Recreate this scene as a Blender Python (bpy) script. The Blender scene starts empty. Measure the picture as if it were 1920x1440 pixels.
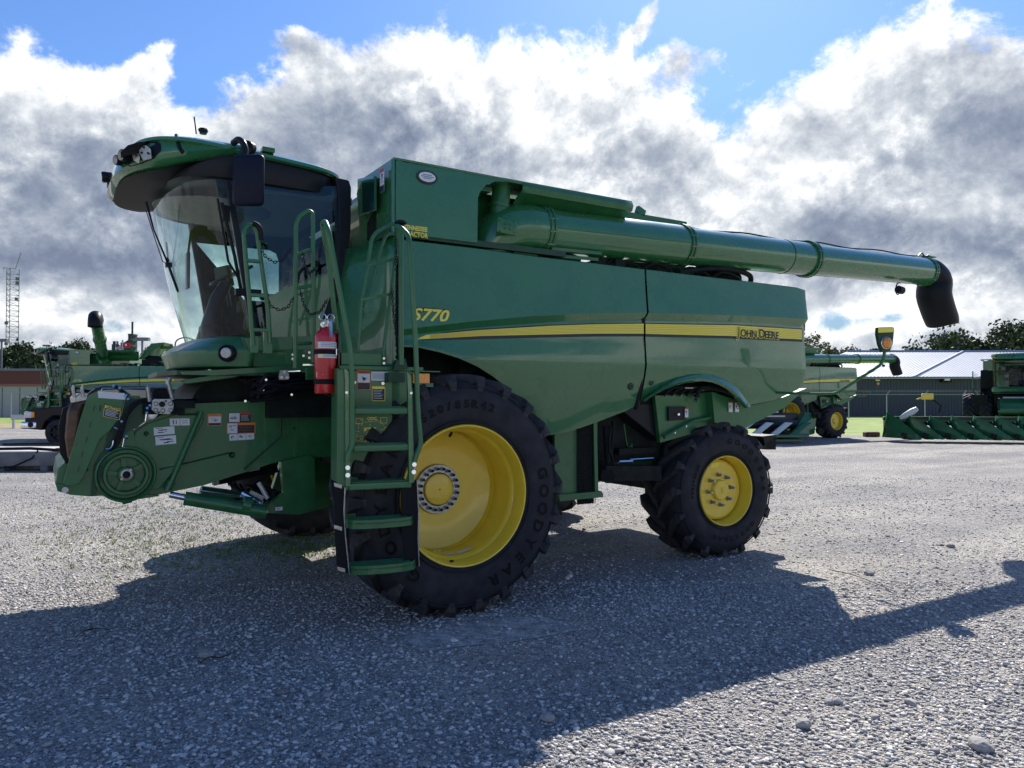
import bpy, bmesh, math, random
import numpy as np
from mathutils import Vector, Matrix, Euler
from mathutils.geometry import tessellate_polygon
random.seed(7); rng = np.random.default_rng(7)
R = math.radians
SC = bpy.context.scene; COL = SC.collection
# ------------------------------------------------------------------ camera
TH = R(32.0); FPX = 1400.0
CAMP = Vector((-2.82, -5.19, 1.72))
cam_d = bpy.data.cameras.new("camera"); cam = bpy.data.objects.new("camera", cam_d); COL.objects.link(cam)
cam_d.sensor_width = 36; cam_d.lens = FPX/1920*36; cam_d.clip_end = 3000; cam_d.clip_start = .05
cam.location = CAMP; cam.rotation_euler = Euler((R(90+1.02), 0, -TH))
SC.camera = cam
# ------------------------------------------------------------------ light
SUN = Vector((.765, .70, .98)).normalized()          # towards the sun
sun_el = math.asin(SUN.z); sun_az = math.atan2(SUN.x, SUN.y)
sd = bpy.data.lights.new("sun", 'SUN'); so = bpy.data.objects.new("sun", sd); COL.objects.link(so)
sd.energy = 5.0; sd.angle = R(.55); sd.color = (1, .95, .87)
so.rotation_euler = SUN.to_track_quat('Z', 'Y').to_euler()
SC.view_settings.view_transform = 'Standard'; SC.view_settings.look = 'None'
SC.view_settings.exposure = .62; SC.view_settings.gamma = 1
# ------------------------------------------------------------------ sky
CR = Euler((R(90+1.02), 0, -TH)).to_matrix()
def ray(px, py):
    return CR @ Vector(((px-960)/FPX, -(py-720)/FPX, -1))
def at(px, py, Y=None, X=None, Z=None):
    d = ray(px, py)
    if Y is not None: t = (Y-CAMP.y)/d.y
    elif X is not None: t = (X-CAMP.x)/d.x
    else: t = (Z-CAMP.z)/d.z
    return CAMP + d*t
def camspace(cx, cz, z=0.0):       # right / forward metres from the camera -> world
    c, s = math.cos(TH), math.sin(TH)
    return Vector((CAMP.x+cx*c+cz*s, CAMP.y-cx*s+cz*c, z))
def azel(px, py):
    d = ray(px, py).normalized()
    return math.atan2(d.x, d.y)-TH, math.asin(d.z)
W = bpy.data.worlds.new("World"); SC.world = W; W.use_nodes = True
def build_world():
    nt = W.node_tree; N = nt.nodes; L = nt.links; N.clear()
    def n(t, **k):
        o = N.new(t)
        for a, b in k.items(): setattr(o, a, b)
        return o
    def lk(a, b): L.new(a, b)
    def math_(op, a, b=None, c=None, clamp=False):
        m = n('ShaderNodeMath', operation=op); m.use_clamp = clamp
        for i, v in enumerate((a, b, c)):
            if v is None: continue
            if isinstance(v, (int, float)): m.inputs[i].default_value = v
            else: lk(v, m.inputs[i])
        return m.outputs[0]
    out = n('ShaderNodeOutputWorld'); bg = n('ShaderNodeBackground'); lk(bg.outputs[0], out.inputs[0])
    sky = n('ShaderNodeTexSky', sky_type='NISHITA'); sky.sun_disc = False
    sky.sun_elevation = sun_el; sky.sun_rotation = sun_az; sky.altitude = 150; sky.air_density = 1.25; sky.dust_density = .5; sky.ozone_density = 3.0
    tc = n('ShaderNodeTexCoord'); D = tc.outputs['Generated']
    sp = n('ShaderNodeSeparateXYZ'); lk(D, sp.inputs[0])
    az = math_('ARCTAN2', sp.outputs[0], sp.outputs[1]); az = math_('SUBTRACT', az, TH)
    az = math_('WRAP', az, math.pi, -math.pi)
    el = math_('ARCSINE', sp.outputs[2])
    def noise(scale, detail, rough, dist=0.0, off=(0, 0, 0), sc=(1, 1, 1), rot=(0, 0, 0), sh=None):
        mp = n('ShaderNodeMapping'); mp.inputs['Location'].default_value = off; mp.inputs['Scale'].default_value = sc; mp.inputs['Rotation'].default_value = rot
        # coordinates = (azimuth, elevation) sheet of the cloud deck
        cb = n('ShaderNodeCombineXYZ'); lk(az if not sh else math_('ADD', az, sh[0]), cb.inputs[0]); lk(el if not sh else math_('ADD', el, sh[1]), cb.inputs[1]); lk(cb.outputs[0], mp.inputs['Vector'])
        t = n('ShaderNodeTexNoise'); t.inputs['Scale'].default_value = scale; t.inputs['Detail'].default_value = detail
        t.inputs['Roughness'].default_value = rough; t.inputs['Distortion'].default_value = dist
        lk(mp.outputs[0], t.inputs['Vector']); return math_('SUBTRACT', t.outputs['Fac'], .5)
    def blob(px, py, rx, ry, amp, ang=0):
        a0, e0 = azel(px, py); k = 1/FPX
        da = math_('SUBTRACT', az, a0); de = math_('SUBTRACT', el, e0)
        c, s = math.cos(ang), math.sin(ang)
        u = math_('ADD', math_('MULTIPLY', da, c/(rx*k)), math_('MULTIPLY', de, s/(rx*k)))
        v = math_('ADD', math_('MULTIPLY', da, -s/(ry*k)), math_('MULTIPLY', de, c/(ry*k)))
        q = math_('ADD', math_('MULTIPLY', u, u), math_('MULTIPLY', v, v))
        g = math_('EXPONENT', math_('MULTIPLY', q, -1.0))
        return math_('MULTIPLY', g, amp)
    def total(lst):
        s = lst[0]
        for x in lst[1:]: s = math_('ADD', s, x)
        return s
    # boundary of the cloud bank against the blue, by azimuth
    pts = [(-900, 300), (-400, 60), (-150, 10), (0, 62), (90, 100), (200, 148), (300, 185), (345, 205), (400, 165), (450, 120), (520, 95), (620, 80), (720, 15), (790, 25), (860, 80), (930, 50), (1040, 55), (1150, 75), (1230, 110), (1290, 145), (1345, 215), (1420, 175), (1500, 120), (1580, 60), (1660, 5), (1760, -20), (1850, 25), (1950, 0), (2300, 120), (2900, 250)]
    A0, A1 = -1.6, 1.6; E0, E1 = 0.0, .8
    cr = n('ShaderNodeValToRGB'); cr.color_ramp.interpolation = 'B_SPLINE'
    els = cr.color_ramp.elements
    prs = []
    for p in pts:
        a, e = azel(*p); prs.append(((a-A0)/(A1-A0), (e-E0)/(E1-E0)))
    prs = [q for q in prs if 0 < q[0] < 1]
    while len(els) < len(prs): els.new(.5)
    for i, (q, e) in enumerate(prs):
        els[i].position = q; els[i].color = (e, e, e, 1)
    lk(math_('DIVIDE', math_('SUBTRACT', az, A0), A1-A0), cr.inputs[0])
    eb = math_('MULTIPLY', cr.outputs[0], E1-E0)
    dist = math_('SUBTRACT', eb, el)
    dist = math_('MINIMUM', math_('MULTIPLY', dist, 6.0), .55)
    dist = math_('MAXIMUM', dist, -.7)
    n1 = noise(5.2, 13, .64, .15, (3.1, 1.7, 0))
    n2 = noise(14, 10, .66, .25, (1.1, 7.7, 2), (1, 1.3, 1), (0, 0, R(-28)))
    n3 = noise(2.6, 5, .5, .3, (9.1, 2.2, 5), (1, 1.5, 1))
    fb = math_('ADD', math_('MULTIPLY', n1, 1.25), math_('MULTIPLY', n2, .75))
    n1b = noise(5.2, 7, .6, .15, (3.1, 1.7, 0), sh=(.010, .030))
    n2b = noise(14, 8, .66, .25, (1.1, 7.7, 2), (1, 1.3, 1), (0, 0, R(-28)), sh=(.004, .011))
    relief = math_('ADD', math_('MULTIPLY', math_('SUBTRACT', n1, n1b), 2.0), math_('MULTIPLY', math_('SUBTRACT', n2, n2b), .75))
    holes = [blob(1640, 600, 80, 24, -.45, .1), blob(170, 612, 110, 20, -.34), blob(1560, 610, 40, 36, -.2), blob(985, 235, 40, 50, -.28), blob(1390, 60, 120, 60, -.3),
             blob(310, 80, 130, 80, -.25), blob(640, 20, 100, 30, -.3), blob(1750, 590, 120, 20, -.25), blob(60, 690, 120, 20, -.25),
             blob(290, 110, 45, 110, .52, -.5), blob(380, 40, 70, 20, .36, .7), blob(545, 75, 70, 35, .3), blob(1215, 30, 70, 22, .4, .8), blob(1330, 105, 65, 40, .5, .2), blob(1270, 90, 40, 60, .2)]
    # away from the view the deck is broken: blue overhead with scattered clouds
    dens = math_('ADD', math_('ADD', dist, fb), total(holes))
    over = math_('MULTIPLY', math_('SUBTRACT', math_('ABSOLUTE', az), 1.2), .16)
    dens = math_('SUBTRACT', dens, math_('MAXIMUM', over, 0.0))
    mr = n('ShaderNodeMapRange', interpolation_type='SMOOTHSTEP'); lk(dens, mr.inputs[0])
    mr.inputs[1].default_value = -.02; mr.inputs[2].default_value = .20
    mask = mr.outputs[0]
    # body tone: thin edges are lit white, thick parts are grey
    tone = [blob(300, 300, 190, 90, -.08), blob(1400, 420, 300, 110, .08), blob(1200, 160, 180, 90, .20), blob(1640, 250, 210, 150, .12, .8), blob(1480, 330, 230, 90, .10, .7), blob(90, 130, 130, 60, .3, -.4),
            blob(800, 110, 130, 70, .22), blob(1010, 130, 120, 80, .2), blob(1240, 500, 160, 60, .18), blob(1680, 560, 150, 40, .2),
            blob(250, 420, 330, 110, -.20), blob(600, 250, 220, 80, -.22), blob(900, 330, 140, 60, -.12), blob(1850, 220, 130, 120, -.26, .4), blob(1650, 450, 240, 50, -.24), blob(1850, 380, 80, 50, .2), blob(120, 500, 220, 40, -.2),
            blob(950, 380, 160, 60, -.1), blob(160, 570, 170, 35, .25), blob(60, 300, 120, 70, .1), blob(1090, 330, 60, 60, .1), blob(1850, 600, 120, 30, .12), blob(60, 600, 60, 20, .2), blob(1560, 120, 60, 110, .2, .6), blob(1850, 100, 90, 60, -.1, .5)]
    n4 = noise(38, 8, .62, .2, (4.1, 3.3, 7), (1, 1.25, 1), (0, 0, R(-28)))
    n5 = noise(8.5, 10, .6, .3, (6.1, 2.3, 3), (1, 1.25, 1), (0, 0, R(-28)))
    tn = math_('ADD', math_('MULTIPLY', n3, 1.1), math_('MULTIPLY', n1, .8))
    tn = math_('ADD', tn, math_('MULTIPLY', n2, .5))
    tn = math_('ADD', tn, math_('MULTIPLY', math_('SUBTRACT', 1.0, math_('DIVIDE', el, .20), None, True), .20))
    tn = math_('ADD', tn, math_('MULTIPLY', n4, .18))
    tn = math_('ADD', tn, math_('MULTIPLY', math_('SUBTRACT', math_('ABSOLUTE', n5), .09), 1.0))
    tn = math_('ADD', tn, total(tone)); tn = math_('ADD', tn, relief)
    tn = math_('ADD', tn, math_('MULTIPLY', math_('SUBTRACT', 1.0, math_('MULTIPLY', dens, 1.9), None, True), .50))
    tr = n('ShaderNodeValToRGB'); lk(math_('ADD', math_('MULTIPLY', tn, .80), .51), tr.inputs[0])
    e = tr.color_ramp.elements; e[0].position = .08; e[0].color = (.135, .165, .235, 1); e[1].position = .92; e[1].color = (.86, .86, .84, 1)
    for p, c in ((.26, (.195, .23, .30, 1)), (.42, (.29, .325, .385, 1)), (.58, (.44, .47, .51, 1)), (.74, (.66, .68, .70, 1))):
        q = e.new(p); q.color = c
    sc = n('ShaderNodeMixRGB', blend_type='MULTIPLY'); sc.inputs[0].default_value = 1; lk(tr.outputs[0], sc.inputs[1]); sc.inputs[2].default_value = (10, 10, 10, 1)
    tint = n('ShaderNodeMixRGB', blend_type='MULTIPLY'); tint.inputs[0].default_value = 1; lk(sky.outputs[0], tint.inputs[1]); tr_ = n('ShaderNodeValToRGB'); lk(math_('MULTIPLY', el, 2.0), tr_.inputs[0]); tr_.color_ramp.elements[0].position = .12; tr_.color_ramp.elements[0].color = (.30, .38, .52, 1); tr_.color_ramp.elements[1].position = .75; tr_.color_ramp.elements[1].color = (.50, .68, .98, 1); lk(tr_.outputs[0], tint.inputs[2])
    mx = n('ShaderNodeMixRGB'); lk(mask, mx.inputs[0]); lk(tint.outputs[0], mx.inputs[1]); lk(sc.outputs[0], mx.inputs[2])
    # ground side of the world stays dark
    lk(mx.outputs[0], bg.inputs[0]); bg.inputs[1].default_value = .1
build_world()
# ------------------------------------------------------------------ materials
def mat(name, color, rough=.5, metal=0.0, coat=0.0, spec=.5, noise=0.0, nscale=8.0, bump=0.0, bscale=60.0, emit=None, coat_rough=.04, nrough=0.0, tint2=None):
    m = bpy.data.materials.new(name); m.use_nodes = True
    nt = m.node_tree; b = nt.nodes['Principled BSDF']
    b.inputs['Base Color'].default_value = (*color, 1); b.inputs['Roughness'].default_value = rough
    b.inputs['Metallic'].default_value = metal; b.inputs['Specular IOR Level'].default_value = spec
    b.inputs['Coat Weight'].default_value = coat; b.inputs['Coat Roughness'].default_value = coat_rough
    tc = None
    if noise or bump or nrough:
        tc = nt.nodes.new('ShaderNodeTexCoord')
    if noise or nrough:
        t = nt.nodes.new('ShaderNodeTexNoise'); t.inputs['Scale'].default_value = nscale; t.inputs['Detail'].default_value = 7; t.inputs['Roughness'].default_value = .62
        nt.links.new(tc.outputs['Object'], t.inputs['Vector'])
    if noise:
        r = nt.nodes.new('ShaderNodeValToRGB'); nt.links.new(t.outputs['Fac'], r.inputs[0])
        c2 = tint2 or tuple(min(1, c*(1+noise)) for c in color); c1 = tuple(c*(1-noise) for c in color)
        r.color_ramp.elements[0].position = .3; r.color_ramp.elements[1].position = .72
        r.color_ramp.elements[0].color = (*c1, 1); r.color_ramp.elements[1].color = (*c2, 1)
        nt.links.new(r.outputs[0], b.inputs['Base Color'])
    if nrough:
        mm = nt.nodes.new('ShaderNodeMapRange'); nt.links.new(t.outputs['Fac'], mm.inputs[0])
        mm.inputs[1].default_value = .3; mm.inputs[2].default_value = .7; mm.inputs[3].default_value = rough; mm.inputs[4].default_value = rough+nrough
        nt.links.new(mm.outputs[0], b.inputs['Roughness'])
    if bump:
        t2 = nt.nodes.new('ShaderNodeTexNoise'); t2.inputs['Scale'].default_value = bscale; t2.inputs['Detail'].default_value = 5
        nt.links.new(tc.outputs['Object'], t2.inputs['Vector'])
        bp = nt.nodes.new('ShaderNodeBump'); bp.inputs['Strength'].default_value = bump; bp.inputs['Distance'].default_value = .01
        nt.links.new(t2.outputs['Fac'], bp.inputs['Height']); nt.links.new(bp.outputs[0], b.inputs['Normal'])
    if emit: b.inputs['Emission Color'].default_value = (*emit, 1); b.inputs['Emission Strength'].default_value = 1
    return m
M = {}
M['green'] = mat('green_paint', (.027, .158, .052), .22, coat=1.0, noise=.10, nscale=3, nrough=.12, bump=.015, bscale=2.2, coat_rough=.03)
M['green2'] = mat('green_frame_paint', (.022, .140, .044), .34, coat=.35, noise=.22, nscale=9, nrough=.2, bump=.05, bscale=30)
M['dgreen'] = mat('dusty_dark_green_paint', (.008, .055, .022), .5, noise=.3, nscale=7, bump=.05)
M['yellow'] = mat('yellow_paint', (.84, .60, .035), .28, coat=.6, noise=.07, nscale=6, nrough=.12, tint2=(.86, .62, .05))
M['decal_yellow'] = mat('yellow_decal', (.88, .74, .07), .4, coat=.4)
M['rubber'] = mat('tyre_rubber', (.024, .026, .033), .62, noise=.35, nscale=5, bump=.25, bscale=40, tint2=(.042, .043, .050))
M['lug'] = mat('tyre_tread_rubber', (.026, .028, .034), .6, noise=.4, nscale=6, bump=.3, bscale=35, tint2=(.075, .073, .072))
M['letter'] = mat('tyre_letter_rubber', (.004, .0045, .006), .5)
M['black'] = mat('black_plastic', (.011, .012, .015), .42, noise=.2, bump=.05, bscale=90)
M['satin'] = mat('satin_black', (.016, .018, .024), .3)
M['dark'] = mat('dark_machinery', (.012, .017, .017), .6, noise=.5, nscale=10, bump=.3)
M['steel'] = mat('worn_steel', (.35, .36, .37), .33, metal=.9, noise=.3, nscale=30, bump=.1)
M['cast'] = mat('cast_aluminium', (.55, .53, .48), .5, metal=.35, noise=.15, nscale=40, bump=.2)
M['chrome'] = mat('bright_zinc', (.75, .77, .8), .2, metal=1)
M['rust'] = mat('worn_feeder_steel', (.07, .045, .035), .42, metal=.5, noise=.5, nscale=12, tint2=(.16, .09, .055))
M['white'] = mat('white_label', (.72, .74, .74), .45)
M['ink'] = mat('label_ink', (.02, .022, .03), .5)
M['orange_label'] = mat('orange_label', (.75, .22, .03), .45)
M['red_label'] = mat('red_label', (.55, .03, .03), .45)
M['redpaint'] = mat('red_extinguisher_paint', (.55, .012, .02), .25, coat=.6, noise=.1, nscale=20)
M['amber'] = mat('amber_lens', (.95, .30, .02), .18, coat=.8, noise=.25, nscale=60)
M['strap'] = mat('black_strap', (.012, .012, .014), .7)
M['galv'] = mat('galvanised_steel', (.42, .44, .46), .42, metal=.6, noise=.12, nscale=20)
M['beige'] = mat('cab_trim_beige', (.26, .23, .19), .7, noise=.1)
M['seat'] = mat('seat_fabric', (.06, .055, .055), .85, noise=.2)
M['mirror'] = mat('mirror_shell', (.008, .011, .026), .4, bump=.04, bscale=150)
M['net'] = mat('grille_black', (.01, .013, .013), .5)
for q_ in ('rubber', 'lug', 'black', 'satin', 'dark', 'strap', 'mirror', 'net', 'seat', 'letter'): M[q_].node_tree.nodes['Principled BSDF'].inputs['Specular IOR Level'].default_value = .16
def glass(name, tint, refl=.10, rough=.02):
    m = bpy.data.materials.new(name); m.use_nodes = True; nt = m.node_tree; N = nt.nodes; N.clear()
    o = N.new('ShaderNodeOutputMaterial'); mx = N.new('ShaderNodeMixShader'); t = N.new('ShaderNodeBsdfTransparent'); g = N.new('ShaderNodeBsdfGlossy')
    fr = N.new('ShaderNodeLayerWeight'); fr.inputs[0].default_value = .5
    pw = N.new('ShaderNodeMath'); pw.operation = 'POWER'; pw.inputs[1].default_value = 4.5
    ad = N.new('ShaderNodeMath'); ad.operation = 'MULTIPLY_ADD'; ad.inputs[1].default_value = .9; ad.inputs[2].default_value = refl+.03; ad.use_clamp = True
    t.inputs[0].default_value = (*tint, 1); g.inputs['Roughness'].default_value = rough; g.inputs['Color'].default_value = (.8, .85, .9, 1)
    nt.links.new(fr.outputs['Facing'], pw.inputs[0]); nt.links.new(pw.outputs[0], ad.inputs[0]); nt.links.new(ad.outputs[0], mx.inputs[0]); nt.links.new(t.outputs[0], mx.inputs[1]); nt.links.new(g.outputs[0], mx.inputs[2]); nt.links.new(mx.outputs[0], o.inputs[0])
    return m
M['glass'] = glass('tinted_cab_glass', (.80, .93, .90), .005)
M['darkglass'] = glass('dark_tinted_glass', (.60, .72, .74), .015)
M['carglass'] = glass('vehicle_glass', (.12, .14, .15), .08)
# ------------------------------------------------------------------ mesh builder
class MB:
    def __init__(s): s.v = []; s.f = []; s.m = []; s.uv = None
    def add(s, vs, fs, mi=0):
        o = len(s.v); s.v += [tuple(p) for p in vs]; s.f += [tuple(i+o for i in f) for f in fs]; s.m += [mi]*len(fs); return s
    def box(s, c, size, rot=None, mi=0, bev=0.0):
        c = Vector(c); h = Vector(size)/2; rm = rot if isinstance(rot, Matrix) else (Euler(rot).to_matrix() if rot else Matrix.Identity(3))
        if bev <= 0:
            vs = [c+rm@Vector((x*h.x, y*h.y, z*h.z)) for x in (-1, 1) for y in (-1, 1) for z in (-1, 1)]
            return s.add(vs, [(0, 1, 3, 2), (4, 6, 7, 5), (0, 4, 5, 1), (2, 3, 7, 6), (0, 2, 6, 4), (1, 5, 7, 3)], mi)
        bm = bmesh.new(); bmesh.ops.create_cube(bm, size=1)
        for v in bm.verts: v.co = Vector((v.co.x*size[0], v.co.y*size[1], v.co.z*size[2]))
        bmesh.ops.bevel(bm, geom=list(bm.edges), offset=min(bev, min(size)*.49), segments=3, profile=.5, affect='EDGES')
        bm.verts.index_update(); vs = [c+rm@v.co for v in bm.verts]; fs = [tuple(v.index for v in f.verts) for f in bm.faces]; bm.free()
        return s.add(vs, fs, mi)
    def tube(s, pts, r, n=10, closed=False, mi=0, caps=True):
        P = [Vector(p) for p in pts]; k = len(P); rs = r if isinstance(r, (list, tuple)) else [r]*k
        vs = []; up = None
        for i in range(k):
            if closed: d = (P[(i+1) % k]-P[i-1])
            else: d = P[min(i+1, k-1)]-P[max(i-1, 0)]
            if d.length < 1e-9: d = Vector((0, 0, 1))
            d.normalize()
            if up is None:
                up = Vector((0, 0, 1)) if abs(d.z) < .9 else Vector((1, 0, 0))
            a = d.cross(up)
            if a.length < 1e-6: a = d.cross(Vector((1, 0, 0)))
            a.normalize(); b = a.cross(d).normalized(); up = b
            for j in range(n):
                t = 2*math.pi*j/n; vs.append(P[i]+(a*math.cos(t)+b*math.sin(t))*rs[i])
        fs = []
        for i in range(k if closed else k-1):
            i2 = (i+1) % k
            for j in range(n): fs.append((i*n+j, i*n+(j+1) % n, i2*n+(j+1) % n, i2*n+j))
        if not closed and caps: fs += [tuple(range(n))[::-1], tuple((k-1)*n+j for j in range(n))]
        return s.add(vs, fs, mi)
    def prism(s, poly, vec, mi=0, cap2=True):
        P = [Vector(p) for p in poly]; vec = Vector(vec); n = len(P)
        tris = tessellate_polygon([P])
        vs = P+[p+vec for p in P]
        fs = [tuple(t) for t in tris]
        if cap2: fs += [tuple(i+n for i in t[::-1]) for t in tris]
        fs += [(i, (i+1) % n, (i+1) % n+n, i+n) for i in range(n)]
        return s.add(vs, fs, mi)
    def lathe(s, prof, c=(0, 0, 0), axis='Y', n=48, mi=0, rot=None, arc=None, close=False):
        c = Vector(c); vs = []; fs = []; k = len(prof); rm = rot or Matrix.Identity(3)
        for j in range(n):
            t = 2*math.pi*j/n; co, si = math.cos(t), math.sin(t)
            for (r, h) in prof:
                if axis == 'Y': p = Vector((r*co, h, r*si))
                elif axis == 'Z': p = Vector((r*co, r*si, h))
                else: p = Vector((h, r*co, r*si))
                vs.append(c+rm@p)
        for j in range(n):
            j2 = (j+1) % n
            for i in range(k-1): fs.append((j*k+i, j*k+i+1, j2*k+i+1, j2*k+i))
            if close: fs.append((j*k+k-1, j*k, j2*k, j2*k+k-1))
        if not close:
            if prof[0][0] > 1e-5: pass
        return s.add(vs, fs, mi)
    def cyl(s, p0, p1, r, n=16, mi=0): return s.tube([p0, p1], r, n, mi=mi)
    def grid(s, rows, mi=0, closed=False):
        k = len(rows[0]); vs = [p for r in rows for p in r]; fs = []
        for i in range(len(rows)-1):
            for j in range(k if closed else k-1):
                j2 = (j+1) % k; fs.append((i*k+j, i*k+j2, (i+1)*k+j2, (i+1)*k+j))
        return s.add(vs, fs, mi)
    def build(s, name, mats, parent=None, ang=35, solid=0.0, bev=0.0, label=None):
        me = bpy.data.meshes.new(name); me.from_pydata([tuple(v) for v in s.v], [], s.f)
        if not isinstance(mats, (list, tuple)): mats = [mats]
        for m in mats: me.materials.append(M[m] if isinstance(m, str) else m)
        me.polygons.foreach_set('material_index', s.m)
        bm = bmesh.new(); bm.from_mesh(me); bmesh.ops.recalc_face_normals(bm, faces=bm.faces); bm.to_mesh(me); bm.free()
        if ang:
            me.polygons.foreach_set('use_smooth', [True]*len(me.polygons)); me.set_sharp_from_angle(angle=R(ang))
        me.update()
        o = bpy.data.objects.new(name, me); COL.objects.link(o)
        if parent: o.parent = parent
        if label: o['label'] = label
        if bev:
            b = o.modifiers.new('bevel', 'BEVEL'); b.width = bev; b.segments = 2; b.limit_method = 'ANGLE'; b.angle_limit = R(40); b.harden_normals = False
        if solid:
            sm = o.modifiers.new('solid', 'SOLIDIFY'); sm.thickness = solid; sm.offset = 0
        return o
def empty(name, loc=(0, 0, 0), rz=0, parent=None):
    o = bpy.data.objects.new(name, None); COL.objects.link(o); o.location = loc; o.rotation_euler = (0, 0, rz); o.empty_display_size = .3
    if parent: o.parent = parent
    return o
def tag(o, label=None, cat=None, group=None, kind=None):
    if label: o['label'] = label
    if cat: o['category'] = cat
    if group: o['group'] = group
    if kind: o['kind'] = kind
    return o
def copy_tree(o, parent=None, skip=()):
    c = o.copy(); COL.objects.link(c); c.parent = parent
    for ch in list(o.children):
        if ch.name.split('.')[0] in skip: continue
        copy_tree(ch, c, skip)
    return c
_txt = {}
def text_geo(s, size=1.0, shear=0.0, bold=0.0):
    key = (s, size, shear, bold)
    if key in _txt: return _txt[key]
    cu = bpy.data.curves.new('txt', 'FONT'); cu.body = s; cu.size = size; cu.shear = shear; cu.offset = bold; cu.resolution_u = 3
    o = bpy.data.objects.new('txt', cu); COL.objects.link(o)
    dg = bpy.context.evaluated_depsgraph_get(); ev = o.evaluated_get(dg); me = ev.to_mesh()
    vs = [Vector(v.co) for v in me.vertices]; fs = [tuple(p.vertices) for p in me.polygons]
    ev.to_mesh_clear(); bpy.data.objects.remove(o); bpy.data.curves.remove(cu)
    _txt[key] = (vs, fs); return vs, fs
def put_text(mb, s, size, origin, ux, uy, mi=0, shear=0.0, bold=0.0, center=False, xs=1.0):
    vs, fs = text_geo(s, size, shear, bold)
    if not vs: return mb
    cx = (max(v.x for v in vs)+min(v.x for v in vs))/2 if center else 0
    ux = Vector(ux).normalized(); uy = Vector(uy).normalized(); o = Vector(origin)
    return mb.add([o+ux*(v.x-cx)*xs+uy*v.y for v in vs], fs, mi)
def interp(x, pts):
    xs = [p[0] for p in pts]; ys = [p[1] for p in pts]
    return float(np.interp(x, xs, ys))
def smooth_curve(pts, n=6):
    P = [Vector(p) for p in pts]; out = []
    for i in range(len(P)-1):
        p0 = P[max(i-1, 0)]; p1 = P[i]; p2 = P[i+1]; p3 = P[min(i+2, len(P)-1)]
        for k in range(n):
            t = k/n
            out.append(.5*((2*p1)+(p2-p0)*t+(2*p0-5*p1+4*p2-p3)*t*t+(3*p1-p0-3*p2+p3)*t**3))
    out.append(P[-1]); return out
def rounded(pts, rad=.06, n=5):
    """polyline with rounded corners"""
    P = [Vector(p) for p in pts]; out = [P[0]]
    for i in range(1, len(P)-1):
        a = P[i]-P[i-1]; b = P[i+1]-P[i]; r = min(rad, a.length*.45, b.length*.45)
        s_ = P[i]-a.normalized()*r; e_ = P[i]+b.normalized()*r
        for k in range(n+1):
            t = k/n; out.append((1-t)**2*s_+2*t*(1-t)*P[i]+t*t*e_)
    out.append(P[-1]); return out

from mathutils.bvhtree import BVHTree
def surface_of(o):
    """finder for points on an already built part, for fixing small parts onto it"""
    me = o.data; bt = BVHTree.FromPolygons([v.co.copy() for v in me.vertices], [tuple(p.vertices) for p in me.polygons])
    def f(px, py, off=0.0):
        h = bt.ray_cast(CAMP, ray(px, py).normalized())
        if h[0] is None: return None
        nn = h[1] if h[1].dot(CAMP-h[0]) > 0 else -h[1]
        return h[0]+nn*off
    return f
def separate_pieces(o, mx=22):
    """one object per physical piece: loose islands that do not touch become objects of their own"""
    me = o.data; n = len(me.vertices); par = list(range(n))
    def fd(i):
        while par[i] != i: par[i] = par[par[i]]; i = par[i]
        return i
    for p in me.polygons:
        v = p.vertices; a = fd(v[0])
        for j in v[1:]: par[fd(j)] = a
    isl = {}
    for i in range(n): isl.setdefault(fd(i), []).append(i)
    if len(isl) < 2 or len(isl) > 120: return
    co = [v.co for v in me.vertices]; boxes = []
    for k_, ids in isl.items():
        lo = Vector((min(co[i].x for i in ids), min(co[i].y for i in ids), min(co[i].z for i in ids))); hi = Vector((max(co[i].x for i in ids), max(co[i].y for i in ids), max(co[i].z for i in ids)))
        boxes.append([lo, hi, set([k_])])
    e = .012; ch = True
    while ch:
        ch = False
        for i in range(len(boxes)):
            for j in range(i+1, len(boxes)):
                a, b = boxes[i], boxes[j]
                if all(a[0][d]-e <= b[1][d] and b[0][d]-e <= a[1][d] for d in range(3)):
                    a[0] = Vector([min(a[0][d], b[0][d]) for d in range(3)]); a[1] = Vector([max(a[1][d], b[1][d]) for d in range(3)]); a[2] |= b[2]; boxes.pop(j); ch = True; break
            if ch: break
    if len(boxes) < 2 or len(boxes) > mx: return
    boxes.sort(key=lambda b: -(b[1]-b[0]).length)
    base = {'lug_nuts': 'lug_nut', 'bolt_heads': 'bolt_head'}.get(o.name.split('.')[0], o.name.split('.')[0]); o.name = base
    datas = []
    for bx in boxes:
        bm = bmesh.new(); bm.from_mesh(me); bm.verts.ensure_lookup_table()
        bmesh.ops.delete(bm, geom=[v for v in bm.verts if fd(v.index) not in bx[2]], context='VERTS'); m2 = bpy.data.meshes.new(base); bm.to_mesh(m2); bm.free()
        for m_ in me.materials: m2.materials.append(m_)
        datas.append(m2)
    o.data = datas[0]
    for d in datas[1:]:
        c = o.copy(); c.data = d; c.name = base; COL.objects.link(c); c.parent = o.parent
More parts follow.
